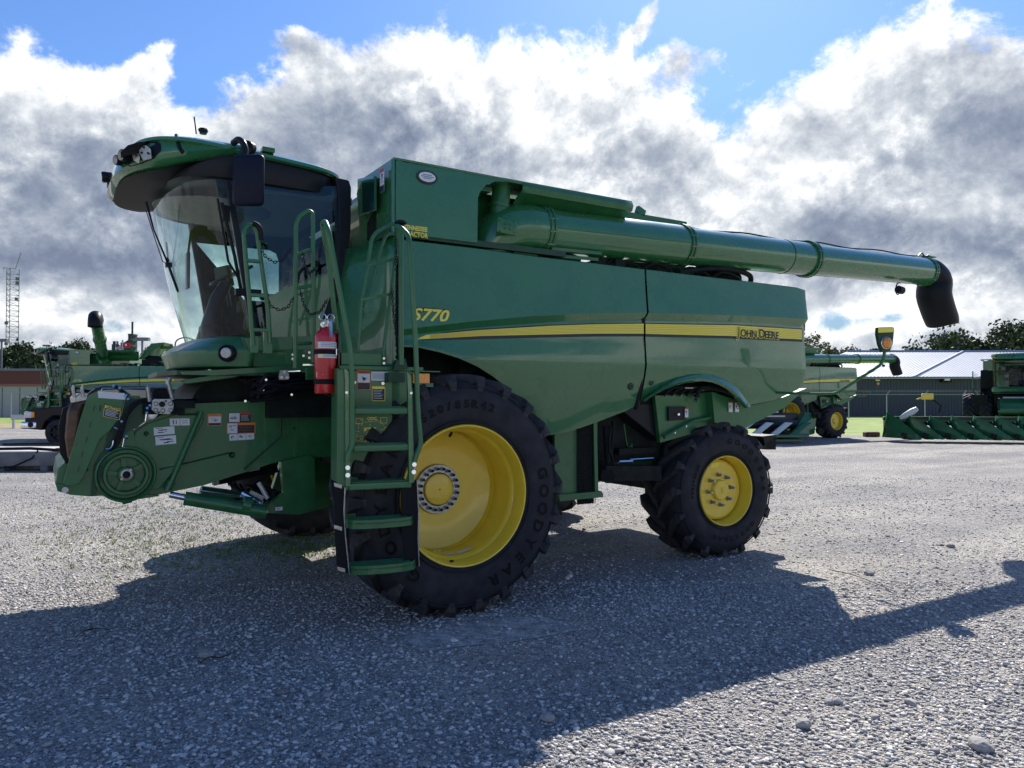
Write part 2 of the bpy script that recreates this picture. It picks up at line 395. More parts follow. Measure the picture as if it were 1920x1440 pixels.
# ================================================================== WHEELS
def make_tyre(rad, width, rim_r, nl, lug_h, name, parent, text=()):
    """axis along local Y, outer face at y=0, inner at y=width"""
    hw = width/2
    c = rad-lug_h
    prof = []
    # closed section: from outer bead over the tread to inner bead
    sec = [(rim_r-.012, .045), (rim_r+.02, .012), (rim_r+(c-rim_r)*.28, -.012), (rim_r+(c-rim_r)*.55, -.018), (rim_r+(c-rim_r)*.78, -.004), (c-.035, .028), (c-.008, .075), (c, .14), (c+.004, hw)]
    full = sec+[(r, width-y) for r, y in sec[::-1][1:]]+[(rim_r-.010, width-.05), (rim_r-.010, .05)]
    b = MB(); b.lathe(full, (0, 0, 0), 'Y', 96, close=True); ty = b.build('tyre', 'rubber', parent, 40)
    # tread bars
    t = MB(); S = 9
    for side in (0, 1):
        for k in range(nl):
            a0 = 2*math.pi*(k+.5*side)/nl
            rows = []
            for i in range(S+1):
                u = i/S
                if u < .8:
                    q = u/.8; y = hw+.025-(hw+.0)*q; r0 = c-.012; r1 = rad-.004*q
                    if q > .85: r1 = rad-.010
                    if y < .10: r0 = c-.045
                else:
                    q = (u-.8)/.2; y = .022-.012*math.sin(q*2.2)-.006; r1 = rad-.010-(.135*rad/.97)*q**1.2; r0 = r1-.02; 
                ang = a0-(hw*1.08/rad)*(1-(1-min(u/.8, 1))**1.15)*1.0
                wd = (.026+.020*min(u/.8, 1))*(rad/.97)**.5*(1.35 if rad < .9 else 1.1)
                if u >= .8: wd = .047*(rad/.97)**.5*(1-.45*(u-.8)/.2)
                rows.append((y, ang, wd, r0, r1, u))
            vs = []
            for (y, ang, wd, r0, r1, u) in rows:
                yy = y if side == 0 else width-y
                wb = wd*1.25
                for (rr, w_) in ((r0, -wb), (r1, -wd), (r1, wd), (r0, wb)):
                    aa = ang+w_/rad
                    ys = yy
                    if u >= .8:   # side block: stands proud of the shoulder
                        out = -.010 if rr == r1 else .02
                        ys = (y+out) if side == 0 else width-(y+out)
                        rr = r1
                    vs.append(Vector((rr*math.cos(aa), ys, rr*math.sin(aa))))
            fs = []
            for i in range(S):
                for j in range(3): fs.append((i*4+j, i*4+j+1, (i+1)*4+j+1, (i+1)*4+j))
            fs += [(0, 1, 2, 3), (S*4+3, S*4+2, S*4+1, S*4)]
            t.add(vs, fs)
    t.build('tread', 'lug', ty, 25)
    # moulded rings + lettering
    tb = MB()
    for rr in (.12, .86): 
        r_ = rim_r+(c-rim_r)*rr; yy = -.010 if rr < .5 else -.003
        tb.lathe([(r_-.004, yy+.01), (r_-.002, yy-.004), (r_+.002, yy-.004), (r_+.004, yy+.01)], (0, 0, 0), 'Y', 72)
    tb.build('sidewall_ring', 'rubber', ty)
    for (s, size, rr, a_mid, flip, spread) in text:
        tm = MB(); n = len(s); 
        for i, ch in enumerate(s):
            if ch == ' ': continue
            k = (i-(n-1)/2)*spread/rr
            a = a_mid-k if not flip else a_mid+k
            rad_dir = Vector((math.cos(a), 0, math.sin(a))); tan = Vector((math.sin(a), 0, -math.cos(a)))
            if flip: rad_dir2 = -rad_dir; tan2 = -tan
            else: rad_dir2 = rad_dir; tan2 = tan
            o = Vector((0, -.0225, 0))+rad_dir*(rr+(size*.35 if flip else -size*.35))
            put_text(tm, ch, size, o, tan2, rad_dir2, bold=.004, center=True, xs=1.15)
        if tm.v:
            tm.build('raised_lettering', 'letter', ty, 0)
    return ty
def front_wheel(name, parent, loc, rot=0):
    w = MB(); n = 40
    # dished disc and hub, all deep inside the rim
    w.lathe([(.497, .40), (.50, .43), (.49, .475), (.42, .515), (.30, .53), (.21, .532)], (0, 0, 0), 'Y', 72)
    hub = w.build('wheel', 'yellow', parent, 30)
    hub.location = loc; hub.rotation_euler = (0, 0, rot)
    ri = MB(); ri.lathe([(.548, .028), (.560, .018), (.562, .004), (.556, -.006), (.546, -.004), (.538, .012), (.530, .045), (.522, .10), (.523, .13), (.505, .15), (.500, .17), (.497, .30), (.499, .42), (.505, .45), (.53, .47), (.535, .52), (.55, .54)], (0, 0, 0), 'Y', 96)
    ri.build('rim', 'yellow', hub, 30)
    c = MB(); c.lathe([(0.0001, .470), (.100, .468), (.128, .476), (.134, .49), (.135, .53)], (0, 0, 0), 'Y', 40)
    c.build('hub_cap', 'yellow', hub, 30)
    dot = MB(); dot.cyl((0, .466, 0), (0, .472, 0), .006, 10); dot.build('grease_fitting', 'ink', hub, 0)
    g = MB(); g.lathe([(.138, .506), (.142, .496), (.205, .496), (.210, .506), (.210, .53)], (0, 0, 0), 'Y', 56); g.build('hub_ring', 'steel', hub, 30)
    b = MB()
    for k in range(20):
        a = 2*math.pi*(k+.3)/20; x, z = .173*math.cos(a), .173*math.sin(a)
        b.cyl((x, .470, z), (x, .498, z), .0175, 6, mi=0); b.cyl((x, .458, z), (x, .471, z), .012, 10, mi=1)
    b.build('lug_nuts', ['steel', 'dark'], hub, 30)
    v = MB(); v.cyl((.50*math.cos(R(100)), .09, .50*math.sin(R(100))), (.47*math.cos(R(98)), .16, .47*math.sin(R(98))), .012, 8)
    v.box((.522*math.cos(R(-101)), .06, .522*math.sin(R(-101))), (.03, .02, .012)); v.build('tyre_valve', 'dark', hub, 30)
    lb = MB()
    for a0, a1 in ((-86, -70), (-100, -88)):
        rows = []
        for yy in (.205, .265):
            rows.append([Vector((.4955*math.cos(R(a)), yy, .4955*math.sin(R(a)))) for a in np.linspace(a0, a1, 8)])
        lb.grid(rows)
    lb.build('rim_label', 'white', hub, 30)
    make_tyre(.965, .52, .548, 22, .052, 'tyre', hub, (("520/85R42", .085, .725, R(97), False, .078), ("GOODYEAR", .12, .73, R(-30), False, .150), ("GOODYEAR", .12, .73, R(190), False, .150)))
    return hub
def rear_wheel(name, parent, loc, rot=0):
    w = MB(); w.lathe([(.345, .30), (.335, .20), (.325, .135), (.30, .118), (.20, .122), (.115, .118), (.110, .085), (.098, .070), (.0001, .068)], (0, 0, 0), 'Y', 64)
    hub = w.build('wheel', 'yellow', parent, 30); hub.location = loc; hub.rotation_euler = (0, 0, rot)
    ri = MB(); ri.lathe([(.372, .026), (.380, .016), (.381, .002), (.374, -.006), (.365, .0), (.358, .02), (.350, .07), (.343, .09), (.340, .30), (.345, .50), (.38, .56)], (0, 0, 0), 'Y', 72); ri.build('rim', 'yellow', hub, 30)
    b = MB()
    for k in range(8):
        a = 2*math.pi*(k+.12)/8; x, z = .165*math.cos(a), .165*math.sin(a)
        b.cyl((x, .095, z), (x, .121, z), .024, 12); b.cyl((x, .045, z), (x, .10, z), .0165, 6)
    b.build('lug_nuts', 'steel', hub, 30)
    m = MB(); m.box((-.06, .117, .27), (.11, .004, .045), rot=(0, R(-8), 0)); m.build('stamped_plate', 'decal_yellow', hub, 0)
    c = MB()
    for a in (0, 60, 120): c.box((0, .066, 0), (.07, .006, .008), rot=(0, R(a), 0))
    c.build('hub_cap_ribs', 'yellow', hub, 0)
    make_tyre(.748, .60, .370, 16, .052, 'tyre', hub, (("GOODYEAR", .075, .535, R(43), False, .118), ("OPTITRAC", .062, .52, R(-80), False, .085), ("600/65R28", .045, .50, R(165), False, .042)))
    return hub
# ================================================================== MAIN COMBINE
YP = .33            # plane of the side panels
def decal(parent, name, p, w, h, ux, uy, base='white', bars=(), border=None, nrm=None, text=None):
    """a small printed plate: p = top-left corner, ux right, uy down"""
    ux = Vector(ux).normalized(); uy = Vector(uy).normalized(); p = Vector(p); nv = Vector(nrm) if nrm else Vector((0, -1, 0))
    b = MB(); mats = [base, 'ink', 'orange_label', 'red_label', 'white', 'decal_yellow']
    def quad(x0, y0, x1, y1, lift, mi):
        q = [p+ux*x0+uy*y0+nv*lift, p+ux*x1+uy*y0+nv*lift, p+ux*x1+uy*y1+nv*lift, p+ux*x0+uy*y1+nv*lift]
        b.add(q, [(0, 1, 2, 3)], mi)
    b.prism([p, p+ux*w, p+ux*w+uy*h, p+uy*h], nv*.002, 0)
    for (x0, y0, x1, y1, mi) in bars: quad(x0*w, y0*h, x1*w, y1*h, .0032, mi)
    if text:
        for (s, sz, x, y, mi) in text: put_text(b, s, sz, p+ux*(x*w)+uy*(y*h)+nv*.0042, ux, -uy, mi, bold=.0008)
    return b.build(name, mats, parent, 0)
def lines(x0, x1, y0, y1, n, mi=1, t=.35):
    out = []; s = (y1-y0)/n
    for i in range(n):
        r_ = random.random()*.25*(x1-x0); out.append((x0, y0+i*s, x1-r_, y0+i*s+s*t, mi))
    return out
def picto(x0, y0, x1, y1, mi=1, seed=0):
    rr = random.Random(seed); out = []
    for i in range(7):
        a = rr.uniform(x0, x0+(x1-x0)*.6); b_ = rr.uniform(y0, y0+(y1-y0)*.75)
        out.append((a, b_, min(x1, a+rr.uniform(.1, .4)*(x1-x0)), min(y1, b_+rr.uniform(.08, .2)*(y1-y0)), mi))
    return out
def build_combine():
    root = empty('combine_harvester')
    P = lambda x, y, Y=YP: at(x, y, Y=Y)
    # ---------------------------------------------------------- body core (hidden structure behind the panels)
    b = MB()
    b.box((2.45, 2.05, 2.22), (4.3, 2.75, 1.25)); b.box((1.9, 1.95, 1.35), (1.9, 2.2, .62)); b.box((.55, 1.95, 1.75), (1.6, 2.3, .9))
    b.box((-.1, 1.95, 2.6), (.5, 2.9, .9)); b.build('body_core', 'dark', root, 0)
    # ---------------------------------------------------------- side panels
    def curve(pts, Y):
        out = [(lambda q: (q.x, q.z))(at(x, y, Y=Y)) for x, y in pts]; return sorted(out)
    top = [(700, 440), (770, 449), (895, 464), (1005, 479), (1210, 503.5), (1215, 504), (1480, 536), (1500, 539), (1519, 545)]
    bt = [(660, 632), (700, 624), (770, 616), (882, 603), (1002, 592), (1100, 588), (1211, 586), (1215, 586), (1400, 592), (1519, 598)]
    bb = [(660, 640), (700, 634), (776, 627), (897, 614), (1033, 604), (1120, 600), (1208, 599), (1215, 599.5), (1400, 604), (1514, 611)]
    yt = [(660, 646), (700, 640), (788, 629), (900, 619), (1033, 611), (1120, 608), (1206, 607), (1211, 607.5), (1374, 610), (1504, 618)]
    yb = [(660, 650), (700, 645), (780, 636.5), (900, 630), (1033, 627), (1120, 625.5), (1206, 625.5), (1211, 626), (1374, 630), (1504, 636.5)]
    YT, YB0, YB1, YY, YC, YL = .335, .30, .355, .352, .33, .47
    cT, cBt, cBb, cYt, cYb = curve(top, YT), curve(bt, YB0), curve(bb, YB1), curve(yt, YY), curve(yb, YY)
    archf = curve([(640, 654), (693, 650), (740, 650), (782, 652), (822, 661), (860, 673), (895, 688), (927, 707), (950, 724), (970, 743), (990, 763), (1007, 784), (1022, 803), (1032, 815)], YC+.03)
    botf = curve([(1033, 816), (1050, 814), (1073, 809), (1125, 791), (1173, 771), (1196, 758)], YL-.03)
    lowf = archf+[q for q in botf if q[0] > archf[-1][0]+.01]
    lowr = curve([(1203, 752), (1222, 741), (1247, 728), (1284, 718), (1320, 714), (1345, 719), (1368, 733), (1385, 748), (1398, 765), (1409, 760), (1458, 750), (1495, 731), (1519, 712)], YC+.06)
    ZC = 2.045
    def panel(name, x0, x1, low, n, rear=False):
        rows = []; xs = np.linspace(x0, x1, n)
        xs = sorted(set(list(xs)+[q[0] for q in low if x0 < q[0] < x1]))
        for X in xs:
            zt, z1, z2, z3, z4 = (interp(X, c) for c in (cT, cBt, cBb, cYt, cYb))
            zl = interp(X, low); taper = 0
            zc = max(ZC, zl+.012); z4 = max(z4, zc+.03)
            yin = 0.0
            if rear:   # rear corner rounds away
                q = max(0, (X-(x1-.07))/.07); yin = .06*(1-math.sqrt(max(0, 1-q*q)))
            kk = min(1, max(0, (zc-zl)/.55))
            col = [(YT+.02, zt-.001), (YT, zt-.012)]
            for u in (.33, .66, .97): col.append((YT+(YB0-YT)*(u**1.4), zt+(z1-zt)*u))
            col += [(YB0, z1), (YB0+.004, z1-.006), (YB1-.004, z2+.006), (YB1, z2), (YY, z3), (YY, z4)]
            for u in (.35, .7, .96): col.append((YY+(YC-YY)*u, z4+(zc-z4)*u))
            col.append((YC+.001, zc))
            for u in (.06, .3, .55, .8, .96): col.append((YC+(YL-YC)*kk*(u**1.25), zc+(zl-zc)*u))
            col += [(YC+(YL-YC)*kk, zl), (YC+(YL-YC)*kk+.03, zl+.004)]
            rows.append([Vector((X, y+yin, z)) for y, z in col])
        g = MB(); g.grid(rows); return g
    XS = at(1211, 620, Y=YP).x
    XF = -.43
    XR = at(1516, 620, Y=YP).x
    g = panel('body_panel', XF, XS-.012, lowf, 70)
    # front return of the panel, curving in behind the cab
    rows = []
    g.build('body_panel', 'green', root, 28)
    w = MB(); zs = [3.0, 2.85, 2.6, 2.45, 2.3, 2.15, 2.0, 1.93]
    for z in zs:
        lean = (3.0-z)*.10
        rows.append([Vector((XF+.0-lean*.0, YP+.055, z)), Vector((XF-.03, YP+.075, z)), Vector((XF-.055, YP+.13, z)), Vector((XF-.09, .62, z)), Vector((XF-.16-lean, .86, z)), Vector((XF-.20-lean*1.5, 1.06, z)), Vector((XF-.10-lean, 1.3, z))])
    w.grid(rows); w.box((XF+.03, .6, 1.90), (.3, .5, .06))
    w.build('panel_front_return', 'green', root, 40, solid=.012)
    rp = panel('rear_panel', XS+.012, XR, lowr, 60, True)
    rr = rp.build('rear_body_panel', 'green', root, 28)
    # rear end cap
    e = MB(); rowsE = []
    for z, y0, dx in ((2.975, .45, 0), (2.9, .43, 0), (2.62, .37, 0), (2.5, .37, -.01), (2.42, .41, -.05), (2.28, .41, -.055), (2.05, .40, -.06), (1.9, .46, -.14), (1.72, .5, -.30)):
        rowsE.append([Vector((XR+dx, y0, z)), Vector((XR+dx+.03, y0+.06, z)), Vector((XR+dx+.04, 1.95, z)), Vector((XR+dx+.03, 3.9-y0-.06, z)), Vector((XR+dx, 3.9-y0, z))])
    e.grid(rowsE); e.box((2.3, 1.95, 2.93), (4.7, 2.9, .05)); e.build('rear_hood', 'green', root, 40)
    # right-hand side of the machine (plain mirrored skin)
    s = MB(); s.prism([(XF, 3.7, 3.0), (XR, 3.7, 2.98), (XR, 3.7, 2.05), (XR-.25, 3.7, 1.75), (3.2, 3.7, 1.7), (2.2, 3.7, 1.6), (1.1, 3.7, 1.3), (.7, 3.7, 1.8), (0, 3.7, 2.1), (XF, 3.7, 2.15)], (0, .05, 0)); s.build('body_panel', 'green', root, 0)
    # arch lip of the rear panel
    lp = MB(); o_ = [(1205, 751), (1222, 738), (1247, 721), (1272, 709), (1297, 702.5), (1317, 700.5), (1337, 703), (1355, 709), (1368, 716), (1380, 725), (1391, 738), (1400, 750), (1408, 761)]
    i_ = [(1210, 752), (1224, 743), (1247, 730), (1272, 721), (1297, 716), (1317, 714.5), (1335, 717), (1349, 722), (1361, 728), (1372, 736), (1382, 746), (1391, 756), (1399, 765)]
    r0 = [P(x, y, .395) for x, y in o_]; r1 = [P(x, y+1, .335) for x, y in o_]; r2 = [P((a[0]*.35+b_[0]*.65), (a[1]*.35+b_[1]*.65), .315) for a, b_ in zip(o_, i_)]; r3 = [P(x, y, .335) for x, y in i_]; r4 = [P(x, y, .5) for x, y in i_]
    lp.grid([r0, r1, r2, r3, r4]); lp.build('wheel_arch_lip', 'green', root, 50)
    # stripes
    def stripe(name, a, b_, x0, x1, y, m, off=.005, tipx=None):
        q = MB(); rw = []
        for X in np.linspace(x0, x1, 60):
            za, zb = interp(X, a), interp(X, b_)
            if tipx and X < tipx[1]:
                k = max(0, (X-tipx[0])/(tipx[1]-tipx[0])); za = zb+(za-zb)*k
            rw.append([Vector((X, y-off, za)), Vector((X, y-off, zb))])
        q.grid(rw); return q.build(name, m, root, 0)
    xt = at(781, 633, Y=YY).x
    dn = lambda c, d: [(x, z+d) for x, z in c]
    stripe('stripe_dark_line', dn(cYt, .012), dn(cYb, -.028), xt-.06, XS-.012, YY, 'ink', .003, (xt-.06, xt+.25))  # blackish ink band edging the yellow stripe above and below
    stripe('yellow_stripe', cYt, cYb, xt, XS-.012, YY, 'decal_yellow', .0055, (xt, xt+.07))
    xe = at(1504, 627, Y=YY).x
    stripe('stripe_dark_line', dn(cYt, .012), dn(cYb, -.028), XS+.012, xe, YY, 'ink', .003)
    stripe('yellow_stripe', cYt, cYb, XS+.012, xe-.01, YY, 'decal_yellow', .0055)
    M['dyl'] = mat('stripe_line_yellow', (.55, .42, .04), .5)
    for k in range(1, 6):
        f = k/6
        q = MB()
        for (xa, xb) in ((xt+.12, XS-.014), (XS+.014, xe-.012)):
            rw = []
            for X in np.linspace(xa, xb, 40):
                z = interp(X, cYt)*(1-f)+interp(X, cYb)*f; rw.append([Vector((X, YY-.0066, z+.0022)), Vector((X, YY-.0066, z-.0022))])
            q.grid(rw)
        q.build('stripe_line', 'dyl', root, 0)
    # seam between front and rear panel
    sm = MB(); sm.tube([(XS, .40, 2.99), (XS, .345, 2.62), (XS-.01, .37, 2.46), (XS-.03, .40, 2.40), (XS-.02, .375, 2.3), (XS-.02, .36, 2.05), (XS-.03, .44, 1.6)], .028, 8); sm.build('panel_seam', 'black', root)
    # name lettering
    t = MB(); o = at(771, 597, Y=.33); o2 = at(835, 600, Y=.33)
    put_text(t, "S770", .135, o+Vector((-.012, -.022, -.012)), (1, 0, 0), (0, 0, 1), shear=.3, bold=.012, xs=1.22, mi=1); put_text(t, "S770", .135, o+Vector((-.012, -.028, -.012)), (1, 0, 0), (0, 0, 1), shear=.3, bold=.0035, xs=1.22, mi=0)
    t.build('model_lettering', ['decal_yellow', 'ink'], root, 0)
    t = MB(); a = at(1380, 630, Y=YY-.012); bq = at(1496, 634, Y=YY-.012)
    def stroke(pts, w, lift, mi):
        P2 = smooth_curve([a+Vector((x, -lift, z)) for x, z in pts], 4); up_, dn_ = [], []
        for i in range(len(P2)):
            d_ = (P2[min(i+1, len(P2)-1)]-P2[max(i-1, 0)]); n_ = Vector((-d_.z, 0, d_.x)).normalized()*w/2; up_.append(P2[i]+n_); dn_.append(P2[i]-n_)
        t.grid([up_, dn_], mi)
    jp = [(.045, .098), (.045, .04), (.043, .0), (.034, -.022), (.016, -.028), (.0, -.018)]
    stroke(jp, .034, -.0015, 0); stroke(jp, .015, .0015, 1)
    for (s_, sz, xo) in (("OHN", .112, .070), ("D", .135, .365), ("EERE", .112, .46)):
        put_text(t, s_, sz, a+Vector((xo, -.0015, 0)), (1, 0, -.02), (0, 0, 1), bold=.003, mi=1, xs=1.02)
        put_text(t, s_, sz, a+Vector((xo, .0015, 0)), (1, 0, -.02), (0, 0, 1), bold=.010, mi=0, xs=1.02)
    t.build('maker_lettering', ['decal_yellow', 'ink'], root, 0)
    # latches on the panels
    for (x, y) in ((1183, 724), (1221, 716)):
        c = MB(); p = P(x, y, .37); c.lathe([(.0001, -.004), (.018, -.004), (.03, -.008), (.036, .002), (.036, .02)], p, 'Y', 20); c.build('panel_latch', 'dgreen', root)
        c = MB(); c.cyl(p+Vector((0, -.008, 0)), p+Vector((0, -.001, 0)), .008, 8); c.build('latch_bolt', 'dark', root)
    # ---------------------------------------------------------- grain tank
    k = MB(); ZT = 3.63; x0 = at(738, 293, Y=YP).x; xr = at(1185, 380, Y=YP).x
    cut_x0 = at(895, 400, Y=YP).x
    zs0 = interp(.3, cT)+.055
    # side wall with the auger cut-out
    side = [Vector((x0, YP, ZT)), Vector((xr, YP, ZT-.015)), Vector((xr, YP, ZT-.10))]
    for (x, y) in ((1140, 379), (1000, 352), (975, 345), (950, 340), (930, 340), (912, 346), (900, 360), (896, 372), (895, 462)):
        side.append(at(x, y, Y=YP))
    side.append(at(895, 459, Y=YP)); side.append(at(745, 438, Y=YP)); 
    side = side[:-3]+[at(895, 455, Y=YP), at(742, 436, Y=YP), Vector((x0, YP, at(742, 436, Y=YP).z))]
    k.prism(side, (0, .02, 0))
    k.box(((x0+xr)/2, .62, ZT-.01), (xr-x0, .58, .02)); k.box(((cut_x0+xr)/2+.1, .75, ZT-.22), (xr-cut_x0-.2, .02, .36))
    tk = k.build('grain_tank', 'green', root, 25)
    k = MB(); # front face of the tank, leaning
    zf = at(742, 436, Y=YP).z
    A = [Vector((x0, YP, ZT)), Vector((x0-.03, 1.02, ZT-.02)), Vector((x0-.03, 1.08, ZT-.12)), Vector((x0+.02, 1.1, 3.05)), Vector((x0+.04, .42, 2.98)), Vector((x0, YP, zf))]
    k.prism(A, (.02, 0, 0)); k.box((x0+.35, 2.0, 3.3), (.5, 2.2, .55)); k.box((x0+1.2, 2.0, 3.15), (1.9, 2.6, .7)); k.build('tank_front', 'green', root, 25)
    k = MB(); k.tube([(x0-.004, YP+.004, ZT-.01), (x0-.004, YP+.004, zf)], .014, 8); k.tube([(x0, YP+.004, ZT-.004), (xr, YP+.004, ZT-.02)], .012, 8); k.box((x0+.55, 1.95, ZT-.07), (.9, 2.9, .04)); k.build('tank_edge', 'green', tk)
    k = MB(); xx = x0-.035
    def fw(px, py, X=xx): return at(px, py, X=X)
    k.prism([fw(676, 336), fw(707, 330), fw(707, 396), (fw(677, 404))], (-.03, 0, 0)); k.build('window_frame', 'green', tk, 0, bev=.008)
    k = MB(); k.prism([fw(679, 339, xx-.033), fw(702, 334, xx-.033), fw(702, 393, xx-.033), fw(680, 399, xx-.033)], (-.003, 0, 0)); k.build('tank_window', 'darkglass', tk, 0)
    k = MB(); k.box((x0+.02, .78, 3.3), (.02, .3, .45)); k.build('window_backing', 'dark', tk, 0)
    decal(tk, 'warning_label', fw(713, 319), .085, .19, (0, -1, 0), (0, 0, -1), 'white', [(0, 0, 1, .15, 3), (0, .72, 1, 1, 1)]+picto(.2, .2, .9, .7, 1, 3), nrm=(-1, 0, 0))
    decal(tk, 'warning_label', fw(671, 338), .05, .16, (0, -1, 0), (0, 0, -1), 'white', [(0, 0, 1, .12, 3)]+picto(.2, .2, .9, .9, 1, 4), nrm=(-1, 0, 0))
    # oval badge
    c = MB(); p = P(800, 333, YP); 
    def ell(mb, p, a, bb_, h0, h1, mi):
        ring0 = [p+Vector((a*math.cos(t), -h0, bb_*math.sin(t))) for t in np.linspace(0, 2*math.pi, 33)[:-1]]; mb.prism(ring0, (0, h0-h1, 0), mi)
    ell(c, p, .093, .056, -.001, .010, 1); ell(c, p+Vector((0, -.010, .002)), .075, .040, 0, .003, 0)
    for i_, wd_ in enumerate((.08, .11, .07)): c.box(p+Vector((0, -.0145, .018-.014*i_)), (wd_, .001, .006), mi=2)
    M['bluegrey'] = mat('blue_grey_print', (.12, .2, .33), .5)
    c.build('oval_badge', ['white', 'ink', 'bluegrey'], tk, 20)
    t = MB(); o = at(757, 429, Y=YP-.003)
    put_text(t, "TENNESSEE", .05, o, (1, 0, 0), (0, 0, 1), bold=.002, xs=.82); put_text(t, "TRACTOR", .056, o+Vector((0.0, 0, -.052)), (1, 0, 0), (0, 0, 1), bold=.002, xs=.82)
    t.build('dealer_lettering', 'decal_yellow', tk, 0)
    # dark ledge between tank and panels
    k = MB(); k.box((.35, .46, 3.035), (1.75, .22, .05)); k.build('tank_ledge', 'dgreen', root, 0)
    # ---------------------------------------------------------- canopy over the auger elbow
    k = MB(); 
    A = [(xr, YP, ZT-.02), (xr-.01, YP-.012, ZT-.06), (xr-.02, YP+.02, ZT-.105)]
    rowsC = []
    for X in np.linspace(cut_x0+.45, xr, 12):
        rowsC.append([Vector((X, YP+.30, ZT+.01)), Vector((X, YP, ZT-.012)), Vector((X, YP-.018, ZT-.05)), Vector((X, YP, ZT-.095)), Vector((X, YP+.05, ZT-.10)), Vector((X, YP+.22, ZT-.22)), Vector((X, YP+.30, ZT-.42))])
    k.grid(rowsC); k.build('auger_canopy', 'green2', tk, 30, solid=.01)
    # ---------------------------------------------------------- unloading auger
    aY = .52
    a0 = at(1004, 432, Y=aY); a1 = at(1275, 457, Y=aY); a2 = at(1512, 484, Y=aY); a3 = at(1738, 510, Y=aY)
    ax = (a3-a0).normalized()
    def along(px): 
        return interp(px, [(1004, 0), (1275, (a1-a0).length), (1512, (a2-a0).length), (1738, (a3-a0).length)])
    k = MB(); k.tube([a0, a0+ax*along(1275)], .212, 40); au = k.build('unloading_auger', 'green', root, 30)
    k = MB(); k.tube([a0+ax*along(1275), a0+ax*along(1512)], .197, 40); k.build('auger_tube', 'green', au, 30)
    k = MB(); k.tube([a0+ax*along(1512), a0+ax*along(1738)], .186, 40); k.build('auger_tube', 'green', au, 30)
    for px, r_ in ((1012, .235), (1275, .228), (1512, .222), (1732, .20)):
        k = MB(); c = a0+ax*along(px)
        for d in (-.022, .022): k.tube([c+ax*(d-.012), c+ax*(d+.012)], r_, 40)
        k.tube([c-ax*.022, c+ax*.022], r_-.01, 40)
        for j in range(12):
            t_ = 2*math.pi*j/12+.2; u = ax.cross(Vector((0, 1, 0))).normalized(); v_ = ax.cross(u)
            q = c+(u*math.cos(t_)+v_*math.sin(t_))*(r_-.008); k.cyl(q-ax*.045, q+ax*.045, .008, 6, mi=1)
        k.build('coupling_ring', ['green2', 'steel'], au, 30)
    k = MB(); k.tube([a0+ax*(along(1460)), a0+ax*(along(1460)+.008)], .201, 40); k.build('weld_seam', 'dgreen', au)
    # folded plate edge along the tube, hose on top
    k = MB(); k.box((a0+a1)/2+Vector((0, -.214, -.02)), ((a1-a0).length*.96, .006, .012), rot=(0, -math.asin(ax.z), 0)); k.build('tube_rib', 'green2', au)
    k = MB(); u = Vector((0, .05, .2)); pts = [a0+ax*l+Vector((0, -.03, .20+.012*math.sin(l*5))) for l in np.linspace(along(1290), along(1735), 30)]; k.tube(pts, .009, 6); pts = [a0+ax*l+Vector((0, .0, .215)) for l in np.linspace(along(1160), along(1290), 8)]; k.tube(pts, .01, 6)
    k.build('hydraulic_hose', 'black', au)
    for z_ in (0, 1, 2):
        k = MB(); k.box(a0+ax*.30+Vector((.05+.08*z_*.3, -.17+.03*z_, -.13-.055*z_)), (.66-.08*z_, .008, .03), rot=(0, -math.asin(ax.z), 0)); k.build('stiffener_plate', 'green2', au)
    # elbow
    k = MB(); el = [a0+Vector((.06, 0, 0)), a0+Vector((-.12, .0, 0)), a0+Vector((-.30, .03, -.04)), a0+Vector((-.42, .08, -.16)), a0+Vector((-.46, .12, -.34)), a0+Vector((-.46, .12, -.5))]
    k.tube(smooth_curve(el, 5), .222, 36); k.build('auger_elbow', 'green', au, 40)
    k = MB(); q = at(950, 425, Y=aY-.225); k.box(q, (.19, .02, .135), rot=(0, R(6), R(-6)), bev=.02)
    for dx in (-.07, .07):
        for dz in (-.045, .045): k.cyl(q+Vector((dx, -.02, dz)), q+Vector((dx, 0, dz)), .008, 8)
    for dx in (-.02, .025):
        for dz in (-.02, .02): k.cyl(q+Vector((dx, -.02, dz)), q+Vector((dx, 0, dz)), .008, 8)
    k.build('cover_plate', 'green2', au)
    k = MB(); q = at(938, 380, Y=aY); k.cyl(q+Vector((.02, 0, .16)), q+Vector((-.02, 0, -.12)), .085, 20); k.cyl(q+Vector((-.01, 0, -.02)), q+Vector((-.014, 0, -.05)), .095, 20); k.build('pivot_pipe', 'green2', au)
    k = MB(); q = at(985, 468, Y=.40); k.prism([q+Vector((-.12, 0, -.05)), q+Vector((-.1, 0, .10)), q+Vector((.02, 0, .06)), q+Vector((.14, 0, -.05))], (0, .02, 0)); k.box(q+Vector((0, .2, -.07)), (.4, .2, .05)); k.build('auger_saddle', 'green2', au)
    # spout
    k = MB(); c3 = a0+ax*along(1738)
    cen = [c3+ax*.0, c3+ax*.09+Vector((0, 0, -.03)), c3+ax*.20+Vector((0, 0, -.13)), c3+Vector((.17, 0, -.30)), c3+Vector((.27, 0, -.50)), c3+Vector((.38, 0, -.66)), c3+Vector((.40, 0, -.72))]
    cen = smooth_curve(cen, 4); rs = np.interp(np.linspace(0, 1, len(cen)), [0, .25, .5, .8, .95, 1], [.19, .215, .225, .215, .195, .15]); k.tube(cen, list(rs), 32); sp_ = k.build('rubber_spout', 'black', au, 40)
    k = MB(); q = at(1688, 543, Y=aY-.1); k.cyl(q+Vector((-.05, 0, 0)), q+Vector((.04, 0, -.01)), .05, 16); k.tube(smooth_curve([q+Vector((0, 0, .09)), q+Vector((-.07, 0, .07)), q+Vector((-.11, 0, -.02)), q+Vector((-.06, 0, -.07)), q+Vector((0, 0, -.02))], 5), .008, 6); k.build('spout_lamp', 'black', au)
